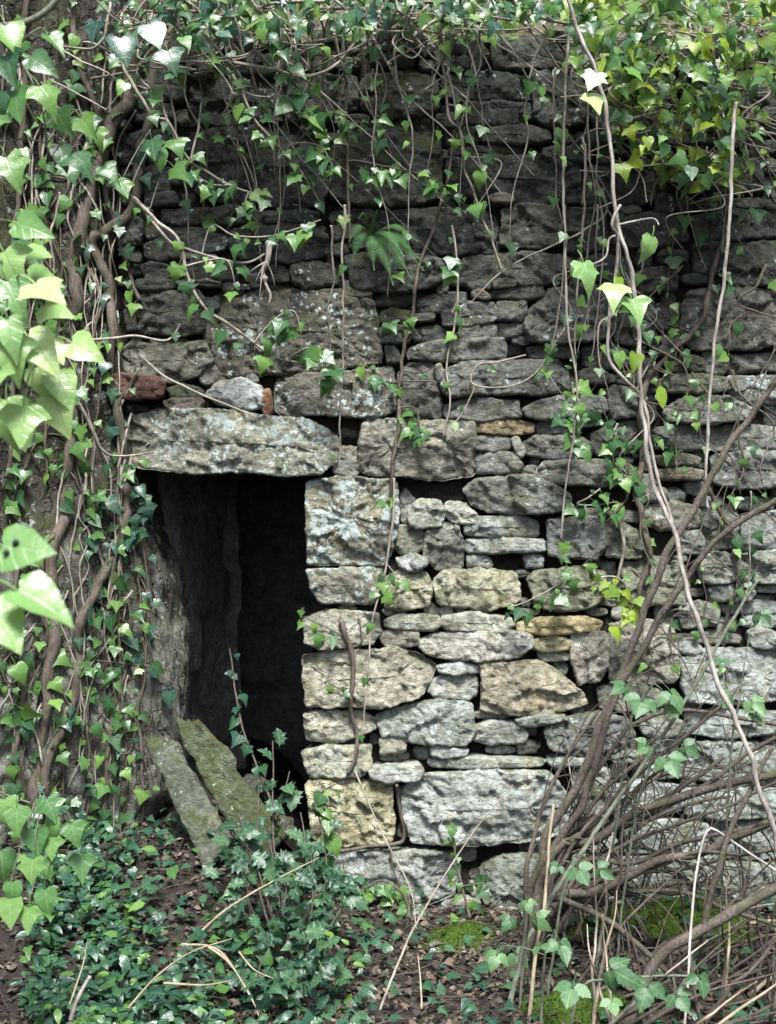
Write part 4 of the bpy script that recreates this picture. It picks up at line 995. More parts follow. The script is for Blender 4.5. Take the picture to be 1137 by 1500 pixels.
vine('ivy_vine', 'fine ivy runner falling straight below the jamb block', 'ivy', [(578,700,.10),(575,770,.11),(561,851,.10),(545,911,.11),(537,1016,.12),(529,1090,.10)], 3.2, 2, 'vine', leaves=5, size=.045, shoots=[([(560,850,.09),(545,870,.09)],5,.055), ([(570,830,.09),(585,850,.09)],4,.05)])
vine('ivy_vine', 'stout dead ivy root clinging to the ochre blocks by the doorway', 'ivy', [(499,908),(505,930),(514,948),(517,970),(516,1005),(514,1040),(524,1078),(520,1112),(508,1135)], 8, 5, 'ivybark', leaves=0, lift=.012, wig=.5, shoots=[([(490,970),(470,965)],0), ([(530,940),(525,900)],0), ([(500,1010),(480,1000)],3,.045), ([(500,930),(470,915),(440,900),(446,890)],5,.05)])
vine('ivy_vine', 'looping ivy runner over the small courses', 'ivy', [(662,330,.07),(670,400,.07),(668,460,.07),(655,540,.07),(659,590,.07),(650,640,.06)], 3.5, 2.5, 'vine', leaves=3, size=.05, shoots=[([(672,385,.07),(668,372,.07)],6,.06), ([(670,440,.07),(662,460,.07)],2,.05)])
vine('ivy_vine', 'pale ivy runner curving over the long weathered block', 'ivy', [(770,520,.07),(730,530,.07),(700,535,.08),(690,560,.08),(720,568,.08),(760,562,.08),(790,540,.08),(812,490,.09),(825,400,.1),(828,300,.1)], 2.6, 2, 'vine', leaves=4, size=.05, wig=.6, shoots=[([(690,580,.08),(670,615,.08),(640,630,.1),(622,645,.1)],2,.05)])
vine('ivy_vine', 'crossed thin stems hanging before the upper dark courses', 'ivy', [(640,40,.2),(650,100,.18),(656,170,.15),(675,192,.13),(680,240,.11),(692,275,.1),(702,310,.09),(720,350,.08),(735,395,.08)], 4.5, 3, 'vine', leaves=6, size=.055, shoots=[([(690,230,.1),(735,240,.1),(700,300,.1)],2), ([(676,180,.14),(690,110,.16),(694,40,.18)],3), ([(668,150,.14),(655,90,.16),(668,40,.18)],4)])
vine('ivy_vine', 'stout ivy stem rooted on the right of the wall beside pale blocks', 'ivy', [(935,880),(940,858),(949,834),(950,795),(941,753),(931,728),(938,690),(938,660),(934,614),(945,561),(966,533),(1001,501),(1022,473),(1037,427),(1052,380),(1062,330)], 10, 8, 'ivybark', leaves=14, size=.055, lift=.02, wig=1.4, shoots=[([(985,470),(978,420),(985,360),(1000,300)],10), ([(960,560),(985,540),(1000,460)],8), ([(915,690),(900,680)],6), ([(920,640),(895,625),(880,590)],6), ([(965,640),(985,655)],6), ([(1020,600),(1035,560)],5)])
vine('ivy_vine', 'bare crooked ivy root above the mossy rounded block', 'ivy', [(889,749),(903,760),(912,785),(913,805),(909,828),(905,850)], 6.5, 4, 'vine', leaves=0, lift=.015)
vine('ivy_vine', 'pale tangled ivy stems rooted over the right lower blocks', 'ivy', [(1030,700),(1060,760),(1075,800),(1078,870),(1060,930),(1065,1000)], 7, 4, 'ivybark', leaves=12, size=.045, lift=.02, wig=2, shoots=[([(1030,830),(1035,880),(1025,920)],5), ([(1085,860),(1110,830)],4), ([(990,900),(985,960),(1000,1000)],2), ([(960,930),(955,970),(948,1000)],2)])
vine('ivy_vine', 'leafy ivy runner over the mossy rounded block', 'ivy', [(745,890,.10),(775,880,.12),(815,858,.12),(830,845,.12),(828,800,.12)], 2.5, 1.8, 'vine', leaves=14, size=.055, mat='ivy')
vine('ivy_vine', 'feathery withered ivy shoot beside the mossy rounded block', 'ivy', [(872,855,.14),(885,845,.14),(910,850,.14),(925,890,.14),(900,905,.13)], 2.5, 1.8, 'vine', leaves=18, size=.05, mat='ivy_young')
vine('ivy_vine', 'leafy ivy tuft in the dark hole at the right courses', 'ivy', [(880,716,.1),(860,730,.1),(845,738,.1),(870,740,.1),(905,735,.1)], 2.5, 1.8, 'vine', leaves=14, size=.05)
vine('ivy_vine', 'bright ivy tuft hanging before the weathered courses', 'ivy', [(838,560,.2),(842,600,.2),(835,640,.2),(850,655,.2)], 3, 2, 'vine', leaves=16, size=.06, mat='ivy')
vine('ivy_vine', 'trailing ivy tuft among the roots on the right courses', 'ivy', [(905,620,.12),(895,650,.12),(905,690,.12),(925,700,.12)], 3, 2, 'vine', leaves=18, size=.05)

# ---- free-hanging pale vines before the wall
DN = (.0, -.55, .85)
vine('hanging_vine', 'thick pale vine hanging free before the wall, ending among the canes', 'vine', [(826,-30,1.1),(840,20,1.1),(856,60,1.1),(872,112,1.1),(886,165,1.1),(891,215,1.1),(896,262,1.1),(901,312,1.1),(906,345,1.1),(918,372,1.1),(926,420,1.1),(933,475,1.1),(938,550,1.1),(943,625,1.1),(956,705,1.12),(984,772,1.15),(1000,832,1.18),(1020,900,1.2),(1046,982,1.22),(1075,1052,1.25),(1102,1115,1.3),(1125,1190,1.3),(1150,1290,1.3)], 4.6, 6.2, 'pale', leaves=0, wig=1.2,
     extra=[(846,366,1.25,.115,'ivy5','ivy_big',(.35,-.45,-1),(.1,-.6,1)), (900,405,1.3,.105,'ivy3','ivy_big',(-.1,-.6,-.5),(.0,-.7,1)), (918,422,1.3,.10,'ivy3','ivy_big',(.3,-.5,-1),(.1,-.6,1)),
            (958,330,1.2,.09,'heart','ivy_big',(-.2,-.2,-1),(.5,-.6,.3)), (862,125,1.2,.085,'ivy3','ivy_big',(.3,-.4,-1),(.2,-.7,1)), (880,95,1.2,.08,'ivy5','ivy_big',(-.5,-.4,-1),(.2,-.8,1)), (934,505,1.15,.07,'heart','ivy_young',(-.2,-.2,-1),(.2,-1,.2)), (966,560,1.15,.085,'oval','ivy_young',(.15,-.1,-1),(.2,-1,.1)), (905,505,1.15,.06,'heart','ivy',(.1,-.2,-1),(0,-1,.6)), (905,395,1.15,.06,'heart','ivy_young',(.1,-.2,-1),(.6,-1,.1))],
     shoots=[([(893,350,1.12),(888,375,1.14),(870,386,1.2),(858,383,1.23)],0), ([(915,420,1.2),(905,425,1.26)],0), ([(955,320,1.15),(965,330,1.2)],0)])
vine('hanging_vine', 'slim pale vine twining round the thick hanging vine', 'vine', [(908,300,1.14),(897,330,1.15),(905,352,1.12),(900,420,1.08),(893,470,1.06),(890,508,1.06),(897,533,1.06),(917,557,1.06),(938,579,1.06),(949,605,1.07),(953,640,1.08),(964,705,1.1),(985,768,1.13)], 4, 3.5, 'pale', wig=1.)
vine('hanging_vine', 'straight pale vine hanging in front of the pale right blocks', 'vine', [(1078,150,.6),(1073,205,.6),(1070,292,.6),(1062,400,.6),(1047,500,.6),(1039,600,.6),(1034,690,.6),(1036,745,.6)], 5, 4, 'pale', leaves=2, size=.05, wig=.8)
vine('hanging_vine', 'long thin vine hanging before the middle of the wall', 'vine', [(833,40,.35),(828,120,.35),(826,250,.35),(828,350,.33),(831,470,.3),(846,560,.28),(840,640,.25),(828,720,.22),(822,790,.2)], 4, 2.5, 'vine', leaves=6, size=.05, wig=1.)
for (xs_, y0, y1, n_) in ((855, 70, 300, 2), (866, 90, 420, 3), (876, 60, 540, 4), (852, 200, 560, 4), (486, 330, 530, 0), (500, 300, 690, 2), (870, 300, 480, 2), (812, 100, 330, 2)):
    L = [(xs_ + rv.gauss(0, 3) + (y0 + (y1 - y0) * q / 5 - y0) * rv.uniform(-.04, .04), y0 + (y1 - y0) * q / 5, .3 - .04 * q) for q in range(6)]
    vine('trailing_ivy', f"thin {leafy(n_)} pale ivy stem hanging straight " + where(xs_ , W_TOP), 'ivy', L, rv.uniform(2.6, 4), 2.2, 'vine', leaves=n_, size=.05, group=G, sides=5, wig=2.0)
for k in range(62):
    x0 = rv.choice([rv.uniform(250, 700), rv.uniform(230, 560), rv.uniform(700, 1130), rv.uniform(850, 1130)]); y0 = rv.uniform(-40, 50); ln = rv.uniform(150, 400); L = []
    sw = rv.choice([rv.uniform(-.3, .3), rv.uniform(-.2, 1.3)])
    for q in range(5): L.append((x0 + sw * ln * q / 4 + rv.gauss(0, 7), y0 + ln * q / 4, .28 - .05 * q))
    bk = rv.choice(['vine', 'vine', 'pale', 'ivybark']); nl = rv.randint(0, 6)
    lb = f"{'short' if ln < 170 else 'long'} {leafy(nl)} {BK[bk]} ivy stem trailing " + where(L[2][0], W_TOP)
    vine('trailing_ivy', lb, 'ivy', L, rv.uniform(2.4, 5), 1.0, bk, leaves=nl, size=.052, group=G, sides=5, wig=2.5)
for k in range(22):                                        # tangle on the right courses
    x0 = rv.uniform(850, 1140); y0 = rv.uniform(230, 800); L = [(x0, y0, .08)]
    for q in range(5): x0 += rv.gauss(0, 26); y0 += rv.uniform(10, 55); L.append((x0, y0, rv.uniform(.06, .14)))
    bk = rv.choice(['vine', 'ivybark', 'ivybark']); nl = rv.randint(0, 5)
    lb = f"twisting {leafy(nl)} {BK[bk]} ivy " + where(L[2][0], [(930, 'left of'), (1030, 'behind'), (9999, 'right of')]) + ' the thick vine, ' + where(L[2][1], [(420, 'over the dark courses'), (620, 'over the weathered courses'), (9999, 'over the pale lower courses')])
    vine('trailing_ivy', lb, 'ivy', L, rv.uniform(2.4, 5), 1.0, bk, leaves=nl, size=.045, group='twisting ivy stems on the right courses', sides=5, wig=2.5)

# ---- leaf masses over the wall top
def leaf_mass(name, label, boxes, n_leaf, mats, sizes, kinds, stems):
    root = empty(name, at(boxes[0][0], boxes[0][1], .1), label, 'ivy'); T = Tubes(); k_ = 0; cand = []
    for (x0, y0, x1, y1, f0, f1, n_) in boxes:
        for _ in range(n_):
            u = rv.random(); px = rv.uniform(x0, x1); py = y0 + (y1 - y0) * rv.random() ** 1.25; f = rv.uniform(f0, f1)
            py += 22 * mnoise.noise(Vector((px * .012, 3, f)))
            cand.append((f, at(px, py, f)))
        for _ in range(stems):
            px = rv.uniform(x0, x1); py = rv.uniform(y0, y1); L = []
            for q in range(5): L.append(at(px, py, rv.uniform(f0, f1) * .8)); px += rv.gauss(0, 40); py += rv.gauss(12, 20)
            T.add(L, rv.uniform(.003, .008), .0025, 5, 2)
    T.build('stem', 'vine', root); rv.shuffle(cand); cand.sort(key=lambda c: -c[0])
    S = [Stuff() for _ in mats]
    for i, (f, p) in enumerate(cand):
        m_ = rv.randrange(len(mats)); sz = rv.uniform(*sizes); kd = rv.choice(kinds); t, n_ = rtip(.8, .8), (rv.gauss(0, .6), -1, .6 + rv.gauss(0, .5))
        if i < n_leaf: leaf_obj(root, kd, mats[m_], p, t, n_, sz)
        else: S[m_].leaf(kd, p, t, n_, sz)
    for s, m_ in zip(S, mats):
        if s.n: s.build('foliage', m_, root)
leaf_mass('ivy_mat', 'dark ivy mat spilling over the wall top beside the buttress', [(240,-40,560,50,.05,.5,190), (150,-40,330,110,.1,.5,90), (560,-40,860,36,.05,.5,200), (250,-30,860,14,-.5,.1,330)], 298, ['ivy', 'ivy_dark', 'ivy'], (.035, .072), ('ivy5', 'ivy3', 'heart', 'ivyL', 'heart'), 20)
leaf_mass('ivy_mat', 'bright yellow-green ivy mass hanging from the right end of the wall top', [(830,-40,1180,110,.1,.7,330), (900,60,1110,240,.1,.5,170), (980,120,1080,260,.1,.45,55), (830,-40,1250,20,-.5,.1,220), (870,20,980,200,.1,.5,60)], 298, ['ivy_young', 'ivy', 'ivy_young', 'ivy'], (.035, .078), ('ivy5', 'ivy3', 'heart', 'ivyL', 'heart'), 15)
hs = Stuff()
for _ in range(2600):
    y = .45 + 5 * rv.random() ** 1.6; x = rv.uniform(-3.2, 3.4) * (1 + y * .15); p = (x, y, hz(x, y) + rv.uniform(.0, .12))
    hs.leaf(rv.choice(['ivy5', 'ivy3', 'heart']), p, (rv.gauss(0, 1), -.5 + rv.gauss(0, .6), rv.gauss(0, .4)), (rv.gauss(0, .3), -.5, 1), rv.uniform(.05, .08))
tag(hs.build('hillside_ivy', 'ivy'), 'ivy and low growth covering the bank above the wall', 'ivy')

# ---- big leaves close to the camera on the left
def spray(label, stem, w0, leaves, mat='ivy_big', berries=None, side=()):
    P = [at(*q) for q in stem]; root = empty('ivy_spray', P[0], label, 'ivy'); T = Tubes(); S = T.add(P, w0, w0 * .5, 7, .5)
    for (px, py, f, sz, kind, tip) in leaves:
        p = at(px, py, f); y = Vector(tip).normalized()
        near = min(S, key=lambda q: (q - p).length); T.add([near, near.lerp(p, .5) + Vector((0, -.005, .008)), p], .0022, .0016, 5, .3)
        leaf_obj(root, kind, mat, p, tip, (rv.gauss(0, .3), -1, .75 + rv.gauss(0, .25)), sz * (1.18 if mat == 'ivy_big' else 1.0) * rv.uniform(.88, 1.1))
    T.build('stem', 'green_cane', root)
    if berries:
        bx, by, bf = berries
        me = bpy.data.meshes.new('berry'); bm = bmesh.new(); bmesh.ops.create_icosphere(bm, subdivisions=2, radius=.0042); bm.to_mesh(me); bm.free(); me.materials.append(M['berry'])
        me.polygons.foreach_set('use_smooth', [True] * len(me.polygons)); T2 = Tubes(); c0 = at(bx, by, bf)
        for k in range(10):
            d = Vector((rv.gauss(0, 1), rv.gauss(-.3, .6), rv.gauss(.2, .8))).normalized() * rv.uniform(.013, .022); o = bpy.data.objects.new('berry', me); col.objects.link(o)
            o.parent = root; o.matrix_parent_inverse = Matrix.Translation(-root.location); o.location = c0 + d; T2.add([c0, c0 + d * .5, c0 + d], .0009, .0007, 4, 0)
        near = min(S, key=lambda q: (q - c0).length); T2.add([near, near.lerp(c0, .5), c0], .0015, .0012, 5, .2); T2.build('berry_stalk', 'green_cane', root)
m_, n_, l_, o_ = newmat('ivy_berry'); p_ = principled(n_, l_, o_, .45, .4); p_.inputs['Base Color'].default_value = (.012, .012, .018, 1); M['berry'] = m_
dn = lambda a=0., b=-1.: (a, -.35, b)
spray('bright cluster of large pale ivy leaves overhanging beside the buttress', [(-60,300,3.2),(-10,360,3.2),(20,430,3.2),(45,480,3.2),(60,520,3.18)], .0035,
      [(5,322,3.2,.06,'heart',dn(.9,-.3)), (0,385,3.25,.07,'ivy3',dn(.5)), (30,402,3.3,.07,'ivy3',dn(.8,-.5)), (5,440,3.3,.075,'ivy3',dn(.3)), (20,470,3.25,.075,'heart',dn(.6,-.6)), (85,492,3.15,.062,'heart',dn(1,-.5)), (0,505,3.3,.07,'ivy3',dn(-.1)), (45,515,3.2,.07,'heart',dn(.5)), (70,530,3.2,.058,'heart',dn(.6)), (10,560,3.2,.07,'heart',dn(.1)), (38,568,3.25,.07,'ivy3',dn(.0)), (68,555,3.2,.065,'heart',dn(.45)), (20,400,3.1,.06,'heart',dn(.9,-.2)), (45,440,3.1,.065,'ivy3',dn(1,-.4)), (-5,345,3.2,.06,'ivy3',dn(.5)), (12,365,3.15,.055,'heart',dn(1,-.2)), (0,470,3.3,.07,'ivy3',dn(.4)), (60,480,3.1,.055,'heart',dn(.7)), (-10,560,3.2,.07,'ivy3',dn(.5)), (30,600,3.1,.055,'heart',dn(.2))])
spray('two very large pale ivy leaves with black berries near the buttress foot', [(-80,720,3.9),(-30,790,3.9),(-5,850,3.9),(5,870,3.9)], .003,
      [(-32,795,3.9,.056,'heart',(1,-.2,-.1)), (-35,850,3.95,.064,'heart',(.55,-.3,-.7)), (-12,846,3.95,.064,'heart',(.9,-.2,-.42))], berries=(30,815,3.9))
spray('dark green cluster of ivy leaves high against the buttress', [(-80,-30,2.6),(-20,40,2.6),(30,90,2.6),(60,150,2.6),(70,220,2.55)], .004,
      [(0,20,2.6,.085,'heart',dn(.5)), (5,60,2.6,.085,'ivy3',dn(.3)), (30,75,2.65,.085,'heart',dn(.9,-.6)), (20,110,2.6,.085,'ivy3',dn(.2)), (45,110,2.7,.085,'ivy3',dn(.8)), (-10,120,2.6,.08,'heart',dn(.2)), (0,210,2.6,.085,'ivy5',dn(.5)), (75,150,2.5,.07,'ivy3',dn(.6)), (85,200,2.5,.065,'heart',dn(.3)), (90,215,2.5,.075,'ivy3',dn(.8,-.6)), (110,160,2.4,.07,'ivy3',dn(.7)), (60,40,2.6,.07,'ivy3',dn(.9)), (0,150,2.6,.07,'ivy3',dn(-.2))], mat='ivy')
spray('deep blue-green ivy leaf spray at the buttress head', [(120,-30,1.6),(150,10,1.6),(180,35,1.6),(215,45,1.6)], .004,
      [(172,38,1.65,.095,'heart',dn(.3)), (215,20,1.65,.1,'heart',dn(.4)), (200,30,1.6,.09,'ivy3',dn(.8,-.7)), (240,60,1.5,.08,'ivy3',dn(.4)), (150,20,1.6,.08,'ivy5',dn(-.3))], mat='ivy_dark')
spray('hanging row of pointed ivy leaves before the buttress shoulder', [(60,120,1.2),(100,180,1.2),(130,230,1.15),(170,270,1.1),(225,310,1.0)], .003,
      [(118,160,1.2,.085,'ivy3',dn(.4)), (140,175,1.2,.08,'ivy3',dn(.2)), (90,230,1.2,.085,'ivy5',dn(.6)), (140,232,1.15,.09,'ivy3',dn(.7,-.7)), (165,250,1.1,.09,'ivy3',dn(.6)), (220,190,1.0,.085,'ivy5',dn(.2)), (245,235,.95,.09,'ivy3',dn(.6,-.6)), (175,255,1.1,.07,'ivy3',dn(.3)), (225,205,1.0,.07,'heart',dn(.4))], mat='ivy')
spray('drooping cluster of fresh ivy leaves low before the buttress', [(-60,1120,1.6),(0,1160,1.6),(40,1175,1.6),(80,1190,1.55),(110,1210,1.5)], .004,
      [(5,1150,1.6,.085,'ivy5',dn(.2)), (25,1165,1.65,.09,'heart',dn(.1)), (60,1155,1.6,.085,'ivy5',dn(.6)), (50,1195,1.6,.08,'heart',dn(.2)), (100,1190,1.55,.085,'ivy3',dn(.4)), (80,1180,1.6,.07,'heart',dn(-.1)), (120,1232,1.5,.085,'ivy3',dn(.1)), (0,1225,1.6,.085,'heart',dn(.2)), (75,1210,1.6,.08,'ivy3',dn(.1)), (50,1240,1.65,.08,'ivy5',dn(.0)), (20,1275,1.7,.08,'heart',dn(0)), (15,1295,1.7,.085,'heart',dn(.1)), (45,1310,1.7,.09,'ivy3',dn(0)), (65,1285,1.65,.07,'heart',dn(.2)), (60,1245,1.6,.07,'ivy3',dn(.4))], mat='ivy_mid')
br = empty('overhanging_branch', at(-40, 40, 2.6), 'smooth olive-brown branch crossing the upper corner beside the buttress', 'branch')
T = Tubes(); T.add([at(-60,38,2.6), at(0,38,2.6), at(40,32,2.6), at(70,14,2.6), at(95,-20,2.6), at(120,-70,2.6)], .0085, .0075, 9, .3); T.build('limb', 'green_cane', br)

def gpt0(px, f):
    p = at(px, 750, f); return Vector((p.x, -f, gz(p.x, -f)))
# ---- fern in the upper courses
def fern(px, py, f):
    root = empty('fern', at(px, py, f), 'small green fern rooted between the dark upper blocks', 'fern')
    for (dx, dy, df) in ((72, 34, .12), (60, 62, .14), (34, 72, .12), (6, 50, .12), (70, 8, .10), (-26, 36, .10), (50, 30, .17), (-16, -26, .08), (20, -34, .06), (-30, 8, .08), (78, 50, .1)):
        A, C = at(px, py, f), at(px + dx, py + dy, f + df); B = A.lerp(C, .5) + Vector((0, -.03, .05)); S = smooth_path([A, B, C], .0085); V = []; F = []; UV = []
        for i, p in enumerate(S[2:]):
            t = i / len(S); d = (S[min(i + 3, len(S) - 1)] - S[i + 1]).normalized(); sd = d.cross(Vector((0, -.6, .8))).normalized(); ln = .030 * math.sin(min(1, t * 1.15 + .18) * math.pi) ** .7 + .004
            for s in (1, -1):
                b = len(V); tp = p + sd * s * ln + d * ln * .35 + Vector((0, 0, -.15 * ln)); w_ = d * .0024
                V += [p - w_, p.lerp(tp, .5) - w_ * .9, tp, p.lerp(tp, .5) + w_ * .9, p + w_]; UV += [(.2, .2)] * 5
                F.append((b, b + 1, b + 2, b + 3, b + 4))
            if i and i + 2 < len(S):
                b = len(V); V += [p - sd * .0012, p + sd * .0012, S[i + 1] + sd * .0012, S[i + 1] - sd * .0012]; UV += [(.2, .2)] * 4; F.append((b, b + 1, b + 2, b + 3))
        me = mesh('frond', V, F); set_uv(me, UV); link('frond', me, M['fern'], root)
fern(542, 345, .05)
dw = empty('dead_wood', at(392, 372, .1), 'bleached broken stub of dead ivy wood sticking out over the lichened block', 'dead wood')
T = Tubes(); T.add([at(402,350,.03), at(396,368,.09), at(389,390,.12), at(390,412,.13), at(399,432,.12), at(396,446,.12)], .017, .004, 10, 2.2, step=.008, knots=2.2)
for dx, dy in ((-16, 30), (12, 34), (-10, 52), (-24, 14)): T.add([at(390,385,.12), at(390 + dx * .6, 385 + dy * .5, .14), at(390 + dx, 385 + dy, .13)], .004, .001, 6, 2.5)
T.build('stub', 'pale', dw)

for k, (px, f, sz, lb) in enumerate(((330, -.25, .09, 'angular fallen stone on the doorway floor behind the slabs'), (395, -.4, .12, 'largest fallen stone on the dark doorway floor'), (430, -.15, .07, 'small fallen stone just inside the doorway edge'), (370, -.8, .10, 'fallen stone deep inside the dark doorway'))):
    bm = bmesh.new(); bmesh.ops.create_icosphere(bm, subdivisions=4, radius=1)
    for q in bm.verts:
        d = q.co.copy(); c_ = mnoise.voronoi(d * 1.3 + Vector((k * 7, 0, 0)))[0][0]; q.co = Vector((d.x * 1.2, d.y * .9, d.z * .65)) * sz * (1 - .35 * c_ + .10 * fr(d * 3 + Vector((k, 0, 0)), 4))
    me = bpy.data.meshes.new('fallen_stone'); bm.to_mesh(me); bm.free(); o = link('fallen_stone', me, M['stone']); g = gpt0(px, f); o.location = g + Vector((0, 0, sz * .3)); o.rotation_euler = (0, rv.gauss(0, .2), rv.random() * 6); o.color = (.26, .26, .24, 1); o['lichen'] = 0.; o['moss'] = .1
    tag(o, lb, 'stone')
# ---- holly bush before the doorway
hb = empty('holly_bush', (at(430,1440,.95).x, -.95, gz(at(430,1440,.95).x, -.95)), 'dark glossy holly bush growing before the doorway', 'holly'); T = Tubes(); hsp = []
base = hb.location
for tgt in ((400,1085,.55), (380,1150,.6), (425,1130,.5), (440,1190,.6), (395,1230,.75), (350,1190,.65), (455,1250,.75), (420,1290,.9), (480,1290,.8), (500,1330,.8), (440,1360,1.05), (400,1340,1.0), (360,1290,.9), (345,1250,.8), (470,1390,1.1), (415,1420,1.2), (385,1400,1.15), (445,1440,1.25), (340,1220,.7), (505,1260,.6), (460,1170,.5)):
    C = at(*tgt); B = base.lerp(C, .55) + Vector((rv.gauss(0, .04), rv.gauss(0, .03), -.02)); S = T.add([base + Vector((rv.gauss(0, .03), rv.gauss(0, .03), -.03)), B, C], .006, .0025, 6, 1.2)
    for k in range(6): hsp.append(S[int((.45 + .55 * rv.random() ** .6) * (len(S) - 1))])
T.build('stem', 'twig', hb)
for p in hsp:
    q = p + Vector((rv.gauss(0, .025), rv.gauss(0, .02), rv.gauss(0, .02))); leaf_obj(hb, 'holly', 'holly', q, (rv.gauss(0, 1), -.4 + rv.gauss(0, .5), rv.gauss(.1, .6)), (rv.gauss(0, .4), -.7, .8 + rv.gauss(0, .3)), rv.uniform(.06, .095))

# ---- bare shrub with arching canes on the right
def gpt(px, f, up=0.):
    p = at(px, 750, f); return Vector((p.x, -f, gz(p.x, -f) + up))
hz_root = gpt(768, .75)
shrub = empty('bare_shrub', hz_root, 'leafless shrub with fanned brown branches before the right of the wall', 'shrub')
BR = [([(800,1240,.72),(850,1140,.70),(905,1000,.68),(960,860,.66),(1000,772,.64),(1050,682,.62),(1120,582,.6),(1180,500,.6)], 13, 9),
 ([(780,1300,.78),(850,1180,.82),(890,1052,.85),(930,970,.88),(1000,852,.9),(1060,782,.92),(1135,735,.95),(1200,700,1.)], 11, 8),
 ([(808,1249,.8),(861,1235,.82),(945,1185,.86),(1001,1168,.9),(1072,1147,.92),(1140,1135,.95),(1220,1120,1.)], 14, 9),
 ([(815,1262,.7),(878,1228,.72),(966,1186,.74),(1036,1147,.76),(1100,1100,.78),(1180,1060,.8)], 10, 6),
 ([(820,1320,.85),(861,1309,.9),(931,1280,.95),(973,1259,1.),(1026,1249,1.02),(1072,1228,1.05),(1140,1200,1.1),(1220,1180,1.1)], 13, 9),
 ([(801,1323,.95),(854,1330,1.05),(896,1354,1.1),(931,1382,1.15),(966,1411,1.18),(998,1442,1.2),(1030,1480,1.22)], 9, 7),
 ([(880,1260,.66),(931,1242,.68),(973,1252,.7),(1012,1270,.72),(1060,1300,.74)], 7, 4),
 ([(870,1295,.9),(930,1305,.92),(1000,1306,.96),(1060,1330,1.),(1150,1360,1.)], 8, 5),
 ([(800,1280,.65),(840,1200,.6),(870,1140,.55),(905,1090,.5),(930,1060,.5),(1000,1040,.5),(1100,1055,.55),(1180,1070,.55)], 8, 5),
 ([(770,1290,.7),(790,1200,.65),(830,1110,.6),(880,1040,.6)], 8, 4)]
for k in range(12):
    an = rv.uniform(.12, .95); ln = rv.uniform(260, 430); f = rv.uniform(.6, 1.15); x_, y_ = 775, 1305 + rv.uniform(-20, 30); L = []
    for q in range(1, 6): t = q / 5; L.append((x_ + math.cos(an) * ln * t, y_ - math.sin(an) * ln * t * (1.25 - .35 * t) + rv.gauss(0, 6), .78 + (f - .78) * t))
    BR.append((L, rv.uniform(6, 10), rv.uniform(3, 6)))
for L, a, b in BR:
    T = Tubes(); P = [hz_root + Vector((rv.gauss(0, .03), rv.gauss(0, .03), -.02)), ] + [at(*q) for q in L]; S = T.add(P, a / 2 * PX * 1.05, b / 2 * PX * .85, 8, .9, knots=.3); bo = T.build('branch', 'hazel', shrub)
    for _ in range(int(5 + len(L) * 1.4)):                       # side twigs
        p = S[int(len(S) * rv.uniform(.3, .95))]; d = Vector((rv.uniform(.1, .6), rv.gauss(0, .25), rv.gauss(.1, .5))); ln = rv.uniform(.15, .6)
        T = Tubes(); T.add([p, p + d * ln * .5 + Vector((0, 0, .02)), p + d * ln + Vector((0, 0, -.04))], .0035, .0014, 5, 2)
        tw = T.build('twig', 'hazel'); tw.parent = bo
sh2 = empty('fallen_branch', gpt(905, 1.35), 'thick fallen branch with an upright fork lying over the brambles', 'branch'); T = Tubes()
q0 = [gpt(905, 1.35, .01), at(966,1407,1.32), at(1037,1358,1.3), at(1140,1300,1.28), at(1230,1250,1.25)]
T.add(q0, .020, .016, 9, .6, knots=.4); T.build('limb', 'hazel', sh2); T = Tubes()
T.add([at(1033,1360,1.3), at(1044,1298,1.3), at(1065,1228,1.3), at(1096,1164,1.28), at(1130,1095,1.25)], .012, .008, 8, .7, knots=.4); T.build('fork', 'hazel', sh2)
def cane(label, L, w0, w1, mat, leaves=(), group=None, name='bramble_cane', cat='bramble', foot=True, wig=.8):
    P = [at(*q) for q in L]
    if foot: P[0] = Vector((P[0].x, P[0].y, gz(P[0].x, P[0].y) - .01))
    root = empty(name, P[0], label, cat, group); T = Tubes(); S = T.add(P, w0 / 2 * PX, w1 / 2 * PX, 6, wig); 
    for (px, py, f, sz, tip) in leaves:
        p = at(px, py, f); near = min(S, key=lambda q: (q - p).length); T.add([near, near.lerp(p, .5) + Vector((0, 0, .01)), p], .002, .0015, 5, .5)
        leaf_obj(root, 'bramble', 'bramble', p, tip, (rv.gauss(0, .5), -.75 + rv.gauss(0, .3), .8 + rv.gauss(0, .3)), sz * rv.uniform(.55, .95))
    T.build('stem', mat, root); return root
cane('straight grey-green cane leaning through the bare shrub', [(741,1478,1.1),(766,1397,1.08),(790,1344,1.05),(878,1210,1.),(949,1108,.96),(1000,1030,.93),(1060,930,.9),(1110,850,.88)], 7, 4, 'green_cane')
cane('slim upright brown cane beside the large pale base block', [(774,1490,1.2),(786,1400,1.15),(797,1326,1.1),(805,1240,1.05),(811,1178,1.)], 5, 3.5, 'straw')
cane('bent bleached cane like a hairpin over the right canes', [(1000,1500,1.4),(1015,1330,1.3),(1024,1255,1.25),(1036,1217,1.25),(1048,1216,1.25),(1072,1232,1.22),(1110,1258,1.2),(1160,1290,1.2)], 3.4, 2.6, 'white_cane', wig=.6)
tp = lambda a, b=-.5: (a, -.6, b)
cane('bramble shoot with soft toothed leaves at the shrub foot', [(760,1440,1.1),(770,1380,1.12),(775,1345,1.15),(770,1320,1.15)], 4, 2.5, 'green_cane', [(770,1310,1.15,.07,tp(.1)), (775,1335,1.18,.075,tp(.6)), (755,1335,1.16,.075,tp(-.5))])
cane('bramble shoot with a broad toothed leaf among the canes', [(800,1400,1.1),(820,1330,1.1),(840,1270,1.1),(850,1250,1.1)], 4, 2.5, 'green_cane', [(838,1256,1.12,.085,tp(.3)), (862,1262,1.12,.07,tp(.9)), (825,1262,1.1,.06,tp(-.8))])
